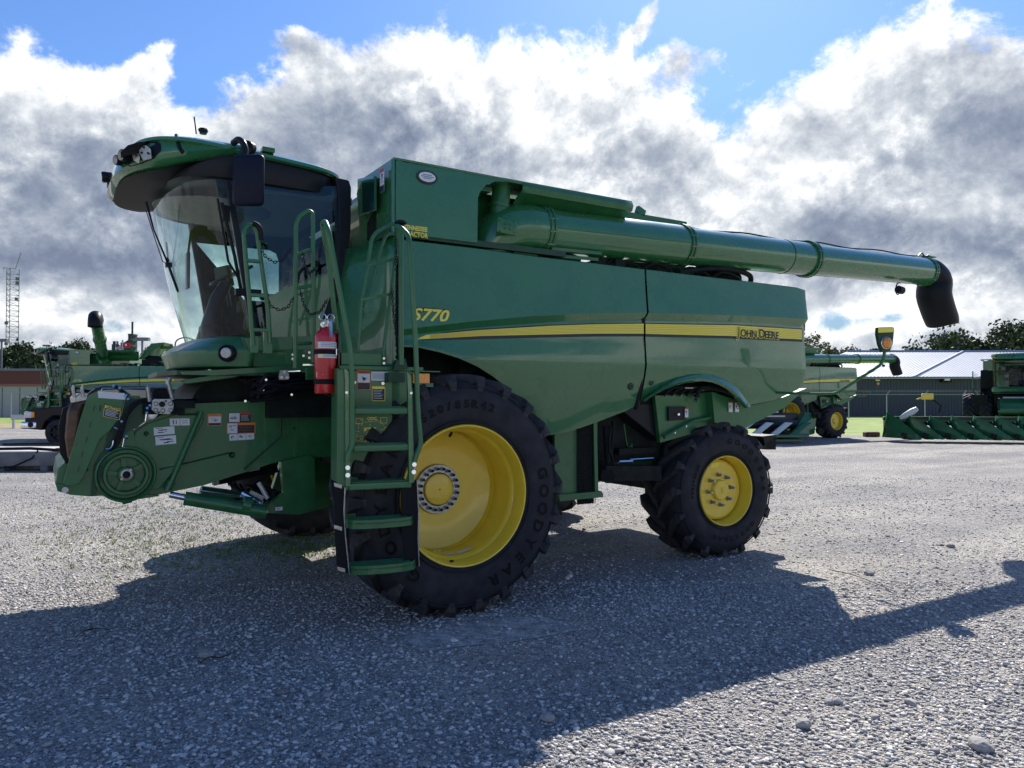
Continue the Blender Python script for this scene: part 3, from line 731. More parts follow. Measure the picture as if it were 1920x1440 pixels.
    k = MB(); q = c3+Vector((0, 0, .19)); k.box(q+Vector((.05, 0, .02)), (.16, .12, .012)); k.tube(smooth_curve([q+Vector((-.2, 0, .02)), q+Vector((-.12, 0, .06)), q+Vector((-.05, 0, .02)), q+Vector((.05, 0, .05))], 5), .012, 6); k.build('spout_bracket', 'green2', au)
    # ---------------------------------------------------------- engine deck behind the auger
    k = MB(); k.box((2.9, 1.6, 3.08), (1.5, 1.4, .22)); k.box((3.6, .75, 3.05), (.5, .3, .2)); k.cyl((3.3, .7, 3.12), (3.9, .7, 3.07), .08, 16)
    for i_ in range(7):
        x_ = 1.5+i_*.22+random.uniform(-.05, .05); k.box((x_, .5+random.uniform(0, .2), 3.02), (.12, .1, random.uniform(.05, .14)))
    for i_ in range(5):
        x_ = 1.3+i_*.5; k.tube(smooth_curve([(x_, .55, 3.0), (x_+.15, .5, 3.09), (x_+.4, .52, 3.06), (x_+.6, .6, 3.0)], 5), .018, 8)
    k.tube(smooth_curve([(2.75, .5, 3.02), (3.2, .48, 3.1), (3.6, .5, 3.13), (3.95, .55, 3.1), (4.0, .6, 2.98)], 6), .03, 10)
    k.build('engine_deck_gear', 'dark', root, 40)
    k = MB(); k.cyl((2.95, .6, 2.97), (2.95, .6, 3.2), .03, 10); k.box((2.95, .6, 3.17), (.12, .3, .02)); k.build('auger_rest', 'green2', root)
    k = MB(); q0 = at(1140, 402, Y=1.4); q1 = at(1285, 424, Y=1.4); k.box((q0+q1)/2, ((q1-q0).length, .05, .11)); k.box(q0*.6+q1*.4+Vector((0, 0, .09)), (.12, .05, .08), rot=(0, .4, 0)); k.build('deck_rail', 'green2', root)
    # ---------------------------------------------------------- arm with the extremity lamp
    L = Vector((4.71, -.59, 2.34))
    q1 = at(1656, 690, Y=-.57); q2 = at(1651, 670, Y=-.55)
    m0 = at(1455, 736, Y=.40); m1 = at(1568, 737, Y=-.12)
    top_ = at(1660, 650, Y=-.59)
    k = MB(); k.tube(rounded([m0, at(1500, 738, Y=.15), at(1568, 738, Y=-.12), at(1655, 682, Y=-.55), top_], .07, 6), .016, 10); arm = k.build('marker_arm', 'green2', root)
    k = MB(); dirv = (CAMP-L); dirv.z = 0; 
    nrm = Vector((-.35, -.93, 0)).normalized(); sx_ = Vector((.93, -.35, 0))
    q = at(1661, 641, Y=-.60)
    def mp(u, v): return q+sx_*u+Vector((0, 0, v))
    pl = [mp(-.095, .155), mp(.095, .16), mp(.105, .10), mp(.09, -.02), mp(.055, -.10), mp(-.045, -.11), mp(-.08, -.02), mp(-.10, .08)]
    k.prism(pl, -nrm*.05); k.build('marker_housing', 'dgreen', arm, 30, bev=.012)
    k = MB(); k.prism([mp(-.094, .15)+nrm*.004, mp(.096, .154)+nrm*.004, mp(.10, .105)+nrm*.004, mp(-.096, .095)+nrm*.004], nrm*.002); k.build('reflector_strip', 'decal_yellow', arm, 0)
    rmn = nrm.to_track_quat('Y', 'Z').to_matrix()
    k = MB(); k.lathe([(.0001, .045), (.03, .043), (.052, .030), (.058, .006), (.058, -.01)], mp(.0, -.012), 'Y', 28, rot=rmn); k.build('amber_lamp', 'amber', arm)
    k = MB(); k.lathe([(.030, .0), (.064, .0), (.066, .012), (.06, .016)], mp(.0, -.012), 'Y', 28, rot=rmn); k.build('lamp_bezel', 'chrome', arm)
    return root
def smooth_loop(pk, n=3):
    out = []; m = len(pk)
    for i in range(m):
        a = Vector(pk[i]); b = Vector(pk[(i+1) % m])
        for k in range(n): out.append(tuple(a.lerp(b, k/n)))
    return out
def chain_mesh(pts, r=.0035, link=.030):
    P = [Vector(p) for p in pts]; L = [0]
    for i in range(1, len(P)): L.append(L[-1]+(P[i]-P[i-1]).length)
    n = max(3, int(L[-1]/(link*.72))); mb = MB()
    def pos(s):
        for i in range(1, len(P)):
            if s <= L[i] or i == len(P)-1:
                t = (s-L[i-1])/max(1e-6, L[i]-L[i-1]); return P[i-1].lerp(P[i], t), (P[i]-P[i-1]).normalized()
    for k in range(n):
        c, d = pos(L[-1]*(k+.5)/n); a = d.cross(Vector((.3, 1, .1))).normalized(); b_ = d.cross(a)
        u = a if k % 2 else b_
        ring = [c+d*(link*.5*math.cos(t))+u*(link*.30*math.sin(t)) for t in np.linspace(0, 2*math.pi, 9)[:-1]]
        mb.tube(ring, r, 5, closed=True)
    return mb
def sag(p0, p1, drop, n=10):
    p0 = Vector(p0); p1 = Vector(p1)
    return [p0.lerp(p1, t)-Vector((0, 0, drop*4*t*(1-t))) for t in np.linspace(0, 1, n)]
def build_lower(root):
    P = lambda x, y, Y: at(x, y, Y=Y)
    # ---------------------------------------------------------- chassis between and behind the wheels
    k = MB()
    k.prism([P(1040, 770, .62), P(1120, 770, .62), P(1120, 925, .62), P(1040, 930, .62)], (0, .04, 0)); k.build('side_shield', 'green2', root, 0)
    k = MB(); k.prism([P(1048, 928, .55), P(1128, 921, .55), P(1131, 926, .55), P(1131, 932, .55), P(1050, 940, .55)], (0, .25, 0)); k.build('step_plate', 'green2', root, 0)
    k = MB()
    for i in range(9): k.box(P(1082+i*4.2, 860, .60), (.006, .006, .88))
    for i in range(26): k.box(P(1098, 798+i*4.9, .603), (.19, .006, .005))
    k.box(P(1098, 860, .612), (.2, .004, .88), mi=1); k.build('mesh_screen', ['net', 'dark'], root, 0)
    k = MB(); k.prism([P(1113, 790, .58), P(1119, 788, .58), P(1122, 922, .58), P(1116, 922, .58)], (0, .06, 0)); k.build('screen_frame', 'green2', root, 0)
    # dark machinery bay between the wheels
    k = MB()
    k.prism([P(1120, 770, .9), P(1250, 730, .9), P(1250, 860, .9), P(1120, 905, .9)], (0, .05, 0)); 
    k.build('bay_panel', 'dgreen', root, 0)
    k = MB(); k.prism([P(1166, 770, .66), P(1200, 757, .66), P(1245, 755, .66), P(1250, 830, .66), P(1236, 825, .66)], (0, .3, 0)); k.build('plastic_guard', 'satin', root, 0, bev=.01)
    k = MB(); k.box((P(1128, 880, .7)+P(1230, 892, .7))/2, ((P(1230, 892, .7)-P(1128, 880, .7)).length, .16, .15), rot=(0, R(3), 0)); k.box((3.44, 2.35, .72), (.22, 2.8, .2)); k.box((2.6, 1.95, .95), (1.9, .9, .3)); k.tube([(3.44, .9, .72), (3.44, .62, .72)], .11, 14)
    k.tube([P(1135, 800, .7), P(1140, 880, .72)], .03, 8); k.tube([P(1150, 790, .7), P(1144, 870, .72)], .022, 8); k.tube(smooth_curve([P(1145, 800, .66), P(1142, 840, .62), P(1150, 870, .66), P(1136, 885, .66)], 5), .014, 8)
    k.cyl(P(1140, 893, .6), P(1140, 893, .75), .07, 16); k.box(P(1190, 845, .8), (.5, .1, .06)); k.build('steering_axle', 'dark', root, 30)
    k = MB(); k.tube(smooth_curve([P(1170, 795, .85), P(1175, 830, .84), P(1180, 838, .84), P(1186, 832, .84)], 5), .007, 6); k.lathe([(.02, 0), (.03, -.01), (.03, .01), (.02, 0)], P(1181, 837, .84), 'Y', 14); k.build('pull_hook', 'green2', root)
    k = MB(); k.cyl(P(1180, 862, .78), P(1225, 859, .78), .012, 8); k.cyl(P(1160, 866, .7), P(1185, 865, .7), .02, 8); k.build('hydraulic_rod', 'chrome', root)
    # behind the rear arch
    k = MB(); k.prism([P(1228, 742, .60), P(1345, 735, .60), P(1345, 800, .60), P(1238, 830, .60)], (0, .05, 0))
    k.prism([P(1335, 735, .50), P(1409, 760, .50), P(1455, 750, .50), P(1512, 728, .50), P(1470, 765, .50), P(1396, 803, .50), P(1340, 792, .50)], (0, 2.9, 0)); k.build('rear_shield', 'green2', root, 0)
    k = MB(); k.tube([P(1245, 820, .55), P(1300, 790, .55), P(1340, 782, .55)], .02, 8); k.build('shield_brace', 'green2', root)
    k = MB(); k.box(P(1300, 735, .75), (.75, .2, .28)); k.tube(smooth_curve([P(1305, 745, .55), P(1315, 728, .52), P(1350, 730, .5), P(1370, 738, .5)], 5), .03, 8)
    for i in range(5): k.tube(smooth_curve([P(1245+i*14, 742, .58), P(1260+i*14, 728+i, .56), P(1290+i*14, 724+i*2, .56)], 5), .013, 7)
    k.build('bay_hoses', 'dark', root, 30)
    k = MB(); k.cyl(P(1284, 727, .54), P(1332, 727, .54), .007, 6); k.cyl(P(1303, 752, .54), P(1305, 748, .52), .02, 8)
    for (x, y) in ((1318, 731), (1286, 799), (1265, 811), (1305, 738), (1273, 777)): k.cyl(P(x, y, .535), P(x, y, .55), .012, 8)
    k.build('bright_fastener', 'chrome', root)
    k = MB(); k.prism([P(1254, 762, .57), P(1286, 762, .57), P(1286, 787, .57), P(1254, 789, .57)], (0, .02, 0)); k.build('latch_box', 'satin', root, 0)
    for x in (1366, 1378):
        decal(root, 'warning_label', P(x, 753, .49), .062, .115, (1, 0, 0), (0, 0, -1), 'white', [(0, 0, 1, .12, 3)]+picto(.15, .18, .9, .8, 1, x))
    decal(root, 'warning_label', P(1284, 765, .56), .05, .10, (1, 0, 0), (0, 0, -1), 'white', [(0, 0, 1, .12, 3)]+picto(.15, .18, .9, .8, 1, 9))
    # tail: drawbar bracket and chopper behind the rear tyre
    k = MB(); k.box((4.1, 2.3, 1.25), (.7, 1.6, .5)); k.build('residue_chopper', 'dark', root, 0)
    k = MB(); k.prism([P(1423, 842, .9), P(1455, 818, .9), P(1455, 842, .9)], (0, .3, 0)); k.prism([P(1430, 818, .9), P(1455, 815, .9), P(1455, 843, .9), P(1438, 843, .9)], (0, .4, 0)); k.build('tail_bracket', 'black', root, 0)
    # front axle + final drive; last box is right-hand bulk added to block sun
    k = MB(); k.box((0, 2.35, .95), (.35, 3.3, .34)); k.box((0, .75, .95), (.5, .3, .55)); k.box((.1, 1.95, 1.35), (.9, 2.0, .6)); k.box((-.35, 3.45, 1.35), (1.0, .7, .95)); k.build('front_axle_and_sun_block', 'dark', root, 0)
    # ---------------------------------------------------------- wheels
    front_wheel('wheel', root, (0, 0, .945)); rear_wheel('wheel', root, (3.435, .44, .71), R(-3.5))
    fr = [o for o in root.children if o.name.startswith('wheel')]
    a = copy_tree(fr[0], root); a.location = (0, 4.5, .945); a.rotation_euler = (0, 0, math.pi)
    b = copy_tree(fr[1], root); b.location = (3.435, 4.3, .71); b.rotation_euler = (0, 0, math.pi-R(3.5))
    # amber turn lamp beside the ladder
    k = MB(); k.prism([P(775, 700, .02), P(806, 700, .02), P(806, 719, .02), P(775, 719, .02)], (0, .05, 0)); tl = k.build('turn_lamp', 'amber', root, 0, bev=.006)
    k = MB(); k.box(P(795, 697, .08), (.20, .16, .008)); k.box(P(795, 722, .06), (.13, .06, .03)); k.build('lamp_bracket', 'green2', tl, 0)
def build_feeder(root):
    FY = 1.25; P = lambda x, y, Y=FY: at(x, y, Y=Y)
    fh = MB()
    body = [(249, 807), (273, 792), (331, 765), (334, 758), (430, 754), (527, 749), (600, 744), (625, 744), (625, 845), (575, 851), (503, 871), (458, 886), (382, 910), (313, 924), (261, 936), (240, 925), (231, 860)]
    fh.prism([P(x, y) for x, y in body], (0, 1.4, 0)); f = fh.build('feeder_house', 'green2', root, 0, bev=.008)
    k = MB(); k.prism([P(x, y, FY-.03) for x, y in [(334, 776), (380, 775), (382, 790), (330, 880), (300, 915), (262, 925), (240, 910), (236, 840), (256, 808), (275, 795)]], (0, .03, 0)); k.build('side_shield', 'green2', f, 0, bev=.006)
    # slanted tension tube
    k = MB(); k.tube([P(378, 772, FY-.06), P(317, 914, FY-.06)], .020, 10); k.cyl(P(322, 902, FY-.06), P(314, 919, FY-.06), .03, 10); k.build('lift_tube', 'green2', f)
    k = MB(); k.tube([P(299, 880, FY-.035), P(360, 866, FY-.012), P(430, 849, FY-.01)], .006, 6); k.tube([P(334, 778, FY-.035), P(377, 777, FY-.035)], .007, 6); k.tube([P(527, 751, FY-.004), P(526, 818, FY-.004), P(457, 880, FY-.004)], .008, 6); k.build('panel_edge', 'dgreen', f)
    for (x, y, r_) in ((435, 853, .026), (274, 813, .018), (553, 803, .018)):
        k = MB(); k.lathe([(.0001, -.006), (r_*.5, -.008), (r_*.6, -.002), (r_*.9, -.010), (r_, .002)], P(x, y, FY-.004 if x > 300 else FY-.034), 'Y', 20); k.build('round_latch', 'dgreen', f)
    # drum shield: concentric rings
    c = P(236, 889, FY-.06)
    k = MB(); k.lathe([(.212, .06), (.212, -.02), (.206, -.028), (.198, -.030), (.19, -.02), (.185, .0), (.18, .04)], c, 'Y', 56)
    k.lathe([(.215, .02), (.0001, .03)], c, 'Y', 56); dr = k.build('drum_shield', 'green2', f, 30)
    k = MB(); k.lathe([(.160, .02), (.160, -.02), (.152, -.034), (.135, -.034), (.128, -.02), (.126, .01)], c, 'Y', 48); k.lathe([(.052, .0), (.06, -.03), (.052, -.045), (.038, -.045)], c, 'Y', 32)
    for a in range(5):
        t = 2*math.pi*a/5+.5; k.box(c+Vector((.09*math.cos(t), .0, .09*math.sin(t))), (.09, .02, .03), rot=(0, -t, 0))
    k.build('drive_sheave', 'green2', dr, 30)
    k = MB(); k.lathe([(.040, -.03), (.040, -.052), (.028, -.054), (.026, -.03)], c, 'Y', 24)
    for t in (.9, 3.9): k.cyl(c+Vector((.045*math.cos(t), -.06, .045*math.sin(t))), c+Vector((.045*math.cos(t), -.04, .045*math.sin(t))), .010, 8)
    k.build('shaft_end', 'steel', dr, 30)
    k = MB(); k.cyl(c+Vector((0, -.05, 0)), c+Vector((0, -.046, 0)), .026, 16); k.build('shaft_bore', 'dark', dr)
    # slanted guard plate at the very front
    k = MB(); pl = [(164, 742), (180, 734), (233, 741), (229, 770), (219, 790), (206, 808), (188, 822), (176, 850), (158, 892), (150, 906), (124, 911), (118, 905), (146, 800)]
    k.prism([P(x, y, FY-.10) for x, y in pl], (0, .02, 0)); gp = k.build('guard_plate', 'green2', f, 0, bev=.004)
    k = MB()
    for (x, y) in ((177, 760), (170, 790), (163, 818), (155, 846), (148, 874)): k.prism([P(x, y, FY-.102), P(x+1.6, y, FY-.102), P(x-1.6, y+12, FY-.102), P(x-3.2, y+12, FY-.102)], (0, -.001, 0))
    k.prism([P(187, 760, FY-.102), P(190, 759, FY-.102), P(189, 771, FY-.102), P(186, 771, FY-.102)], (0, -.001, 0)); k.build('slot', 'ink', gp, 0)
    k = MB(); k.prism([P(x, y, FY-.04) for x, y in [(118, 905), (150, 906), (165, 872), (188, 822), (206, 808), (250, 800), (262, 925), (300, 930), (262, 936), (235, 932), (200, 929), (170, 931), (133, 928), (108, 921), (103, 905), (112, 898)]], (0, 1.45, 0)); k.build('front_frame', 'green2', f, 0, bev=.006)
    k = MB(); k.prism([P(x, y, FY-.055) for x, y in [(176, 872), (190, 850), (200, 862), (180, 928), (170, 930)]], (0, .02, 0)); k.box(P(192, 862, FY-.06), (.05, .02, .10), rot=(0, .3, 0)); k.build('lock_bar', 'dgreen', f, 0)
    k = MB(); k.cyl(P(122, 919, FY-.06), P(122, 919, FY-.03), .022, 14); k.build('pivot_pin', 'steel', f)
    k = MB(); k.prism([P(229, 936, FY-.02), P(248, 934, FY-.02), P(248, 942, FY-.02), P(231, 946, FY-.02)], (0, .2, 0)); k.build('stop_block', 'dgreen', f, 0)
    # front opening (tilted throat) with worn plates
    k = MB(); 
    A = P(120, 760, FY+.02); 
    k.prism([P(158, 752, FY), P(118, 765, FY), P(110, 800, FY), P(112, 850, FY), P(128, 875, FY), P(150, 830, FY)], (0, .05, 0)); k.prism([P(160, 752, FY+1.35), P(128, 757, FY+1.35), P(110, 880, FY+1.35), P(150, 900, FY+1.35)], (0, .05, 0))
    k.build('throat_side', 'black', f, 0)
    k = MB(); pr = [(160, 750), (132, 756), (126, 775), (122, 820), (127, 855), (140, 880)]
    rows = [[P(x, y, FY-.06) for x, y in pr], [P(x+5, y, FY-.085) for x, y in pr], [P(x+14, y, FY-.09) for x, y in pr], [P(x+26, y+3, FY-.08) for x, y in pr]]
    k.grid(rows); k.build('wear_plate', 'rust', f, 50, solid=.008)
    k = MB(); k.prism([P(x, y, FY-.06) for x, y in [(108, 880), (120, 868), (150, 872), (145, 900), (128, 912), (104, 905)]], (0, 1.4, 0)); k.build('throat_floor', 'green2', f, 0, bev=.01)
    k = MB(); k.prism([P(x, y, FY-.08) for x, y in [(140, 745), (150, 736), (166, 737), (166, 752), (142, 757)]], (0, 1.3, 0)); k.build('top_beam', 'steel', f, 0, bev=.008)
    k = MB()
    for x in (138, 155): k.tube(rounded([P(x+2, 745, FY-.09), P(x, 737, FY-.09), P(x-1, 728, FY-.09), P(x+1, 722, FY-.09)], .02), .012, 8)
    k.build('hook', 'steel', f)
    # top: coupler with bail handle
    k = MB(); k.prism([P(x, y, FY-.15) for x, y in [(286, 751), (290, 748), (320, 748), (326, 756), (325, 770), (318, 777), (292, 775), (285, 768)]], (0, .05, 0)); cp = k.build('hydraulic_coupler', 'cast', f, 0, bev=.004)
    k = MB()
    for (x, y) in ((292, 757), (320, 757), (292, 769), (320, 769), (305, 770)): k.lathe([(.012, -.002), (.014, -.006), (.018, -.002)], P(x, y, FY-.152), 'Y', 14)
    k.build('coupler_socket', 'steel', cp)
    k = MB(); k.cyl(P(304, 758, FY-.158), P(304, 758, FY-.14), .022, 16); k.cyl(P(311, 752, FY-.156), P(311, 752, FY-.14), .008, 8); k.cyl(P(298, 773, FY-.156), P(298, 773, FY-.14), .007, 8); k.build('drive_bore', 'dark', cp)
    k = MB(); k.tube([P(281, 753, FY-.12), P(277, 725, FY-.12)], .018, 8); k.tube([P(324, 750, FY-.12), P(317, 724, FY-.12), P(315, 716, FY-.12), P(319, 709, FY-.12)], .018, 8); k.tube([P(276, 725, FY-.12), P(318, 725, FY-.12)], .016, 8); k.build('coupler_handle', 'steel', cp)
    k = MB(); k.box(P(302, 762, FY+.1), (.30, .35, .12)); k.box(P(340, 758, FY+.02), (.16, .3, .06)); k.cyl(P(303, 742, FY), P(306, 742, FY+.3), .07, 14); k.build('coupler_base', 'dark', f, 0)
    # hoses and fittings along the guard
    k = MB()
    for d in (0, 4, 8): k.tube(smooth_curve([P(300, 752-d*.3, FY-.10), P(268, 752-d*.4, FY-.11), P(246, 768-d, FY-.12), P(236, 785-d, FY-.12), P(232-d, 800, FY-.12), P(222-d, 830, FY-.10), P(205, 845, FY-.1)], 6), .011, 8)
    k.tube(smooth_curve([P(236, 742, FY-.05), P(230, 735, FY-.08), P(222, 728, FY-.08), P(214, 724, FY-.05)], 5), .014, 8); k.tube(smooth_curve([P(330, 762, FY-.05), P(345, 752, FY-.02), P(380, 750, FY+.2)], 5), .014, 8)
    k.build('hydraulic_hose', 'black', f)
    k = MB(); k.prism([P(x, y, FY-.06) for x, y in [(236, 742), (272, 756), (272, 790), (256, 803), (232, 812), (214, 845), (190, 862), (205, 808), (228, 778)]], (0, .06, 0)); k.build('hose_plate', 'dgreen', f, 0)
    k = MB(); k.tube(rounded([P(214, 802, FY-.12), P(222, 805, FY-.12), P(232, 806, FY-.12), P(235, 795, FY-.12), P(238, 785, FY-.12)], .02), .006, 6)
    k.tube(rounded([P(198, 842, FY-.12), P(206, 842, FY-.12), P(211, 836, FY-.12), P(213, 826, FY-.12)], .02), .006, 6); k.tube([P(233, 822, FY-.12), P(230, 838, FY-.12), P(234, 839, FY-.12)], .005, 6)
    for (x, y) in ((237, 818), (240, 748), (236, 741), (275, 774), (276, 765), (281, 760), (224, 727), (213, 723), (228, 790)): k.cyl(P(x, y, FY-.14), P(x+1, y+3, FY-.11), .010, 8)
    k.tube([P(275, 776, FY-.13), P(273, 790, FY-.13)], .009, 8); k.build('bright_fitting', 'chrome', f)
    k = MB(); k.prism([P(x, y, FY+.0) for x, y in [(234, 741), (262, 742), (266, 752), (240, 752)]], (0, .1, 0)); k.tube([P(222, 726, FY+.05), P(242, 742, FY)], .014, 6); k.build('hose_bracket', 'green2', f, 0)
    # labels
    y0 = FY-.002
    decal(f, 'blank_label', P(183, 733.5, FY-.104), .18, .05, P(217, 736)-P(183, 733.5), (.1, 0, -1), 'white')
    decal(f, 'caution_label', P(196, 758, FY-.102), .115, .09, P(220, 764)-P(196, 758), (-.12, 0, -1), 'ink', [(0, 0, 1, .03, 5), (0, 0, .03, 1, 5), (.97, 0, 1, 1, 5), (0, .97, 1, 1, 5), (0, 0, 1, .26, 5)]+lines(.1, .9, .34, .92, 5, 4), text=[("CAUTION", .021, .12, .21, 1)])
    uxp = P(300, 800)-P(250, 803)
    decal(f, 'pictogram_label', P(318, 785, FY-.034), .145, .055, (1, 0, -.0), (0.06, 0, -1), 'white', [(.5, 0, .52, 1, 1), (.15, .2, .2, .8, 1), (.3, .2, .34, .8, 1), (.6, .3, .9, .36, 1), (.62, .6, .9, .66, 1)])
    decal(f, 'instruction_label', P(288, 802, FY-.034), .148, .060, (1, 0, .06), (0.06, 0, -1), 'white', picto(.1, .3, .9, .9, 1, 21)+lines(.1, .5, .1, .25, 1))
    decal(f, 'instruction_label', P(291, 819, FY-.034), .148, .066, (1, 0, .06), (0.06, 0, -1), 'white', picto(.1, .3, .9, .9, 1, 22)+lines(.1, .5, .1, .25, 1))
    decal(f, 'warning_label', P(389, 776, y0), .108, .098, (1, 0, 0), (0, 0, -1), 'orange_label', [(.07, .22, .95, .74, 4), (.07, .78, .95, .95, 1)]+picto(.25, .3, .8, .7, 1, 5))
    decal(f, 'danger_label', P(428, 774, y0), .178, .080, (1, 0, 0), (0, 0, -1), 'ink', [(.03, .05, .5, .95, 4), (.52, 0, 1, .2, 3)]+picto(.08, .2, .45, .8, 1, 6)+lines(.56, .95, .28, .9, 5, 4, .25))
    decal(f, 'warning_label', P(425, 793, y0), .228, .090, (1, 0, 0), (0, 0, -1), 'orange_label', [(.03, .06, .36, .94, 4), (.38, .22, .97, .94, 1)]+picto(.06, .2, .33, .8, 1, 7)+lines(.42, .93, .3, .85, 4, 0, .2))
    decal(f, 'pictogram_label', P(430, 814.5, y0), .198, .052, (1, 0, .03), (0, 0, -1), 'white', [(.33, 0, .34, 1, 1), (.66, 0, .67, 1, 1)]+picto(.05, .2, .3, .8, 1, 8)+picto(.38, .2, .62, .8, 1, 9)+picto(.7, .3, .9, .7, 1, 10))
    # ---------------------------------------------------------- lift cylinders, support frame, far details
    k = MB(); k.tube([P(346, 934, 1.25), P(500, 960, 1.12)], .055, 16); k.tube([P(376, 921, 2.5), P(515, 940, 2.5)], .055, 14); k.cyl(P(455, 945, 1.16), P(470, 948, 1.15), .068, 16)
    cy = k.build('lift_cylinder', 'green2', root)
    k = MB(); k.tube([P(318, 927, 1.27), P(352, 934, 1.25)], .026, 12); k.tube([P(375, 920, 1.3), P(460, 932, 1.3)], .010, 8); k.cyl(P(455, 925, 1.3), P(490, 945, 1.2), .03, 10); k.build('cylinder_rod', 'chrome', cy)
    k = MB(); k.prism([P(x, y, 1.15) for x, y in [(527, 866), (578, 853), (590, 860), (592, 950), (560, 965), (503, 962), (500, 950), (533, 925)]], (0, .08, 0)); k.prism([P(x, y, 2.6) for x, y in [(527, 866), (620, 853), (620, 950), (560, 965), (503, 962), (500, 950)]], (0, .08, 0)); k.box((-.75, 1.95, 1.45), (.5, 1.5, .5)); k.build('axle_bracket', 'green2', root, 0)
    decal(root, 'small_label', P(516, 951, 1.145), .06, .03, (1, 0, 0), (0, 0, -1), 'white', picto(.2, .2, .7, .8, 1, 2))
    k = MB()
    for i in range(9): 
        k.tube(smooth_curve([P(430+i*10, 905+i*2, 1.5), P(440+i*11, 915+(i % 3)*6, 1.4), P(470+i*6, 930+(i % 4)*4, 1.35), P(505, 920+i*3, 1.4)], 4), .014, 6)
    k.tube([P(400, 905, 1.9), P(520, 880, 1.9)], .03, 8); k.tube([P(440, 940, 1.7), P(505, 890, 1.7)], .02, 8); k.build('hydraulic_hose', 'dark', root)
    k = MB(); k.tube([P(485, 905, 1.3), P(502, 935, 1.25)], .02, 8); k.box(P(480, 930, 1.3), (.12, .05, .05), rot=(0, .5, 0)); k.cyl(P(398, 905, 1.5), P(410, 905, 1.5), .02, 8); k.build('bright_fitting', 'cast', root)
    # machinery under the cab
    k = MB(); k.box((-.75, 1.95, 1.72), (1.0, 1.7, .34)); k.cyl((-1.55, 1.35, 1.62), (-1.55, 2.6, 1.62), .27, 28)
    k.box((-.2, 1.9, 1.6), (1.0, 1.9, .5)); k.build('underfloor_gear', 'dark', root, 30)
    k = MB()
    for i in range(14):
        y0_ = 1.05-.02*(i % 4); zz = 706+i*2.8
        k.tube(smooth_curve([P(460+(i*13) % 40, zz+10, y0_), P(500, zz+16*math.sin(i), y0_-.05), P(545, zz-6+5*math.cos(i*2), y0_-.04), P(605, 700+i*2.2, y0_)], 6), .010+.004*(i % 3), 7)
    k.build('hydraulic_hose', 'black', root)
    k = MB()
    for (x, y) in ((499, 712), (507, 724), (493, 731), (520, 728), (547, 740), (460, 752)): k.cyl(P(x, y, .95), P(x, y, 1.0), .010, 8)
    k.build('bright_fastener', 'chrome', root)
    k = MB(); k.prism([P(x, y, .9) for x, y in [(526, 694), (540, 694), (543, 708), (540, 712), (525, 712), (523, 708)]], (0, .02, 0)); cpl = k.build('lamp_plate', 'cast', root, 0)
    k = MB()
    for (x, y) in ((533, 698), (528, 707.5), (538, 707.5)): k.cyl(P(x, y, .885), P(x, y, .9), .013, 12)
    k.build('plate_stud', 'steel', cpl)
    # hose bundle and dog-leg of the far side seen below the fairing
    k = MB(); k.tube(rounded([P(408, 702, 1.9), P(404, 725, 1.9), P(406, 745, 1.9)], .05), .045, 8); k.tube(rounded([P(417, 700, 1.9), P(412, 728, 1.9), P(410, 747, 1.9)], .05), .04, 8); k.box(P(412, 735, 1.88), (.14, .05, .12)); k.build('support_leg', 'dark', root)
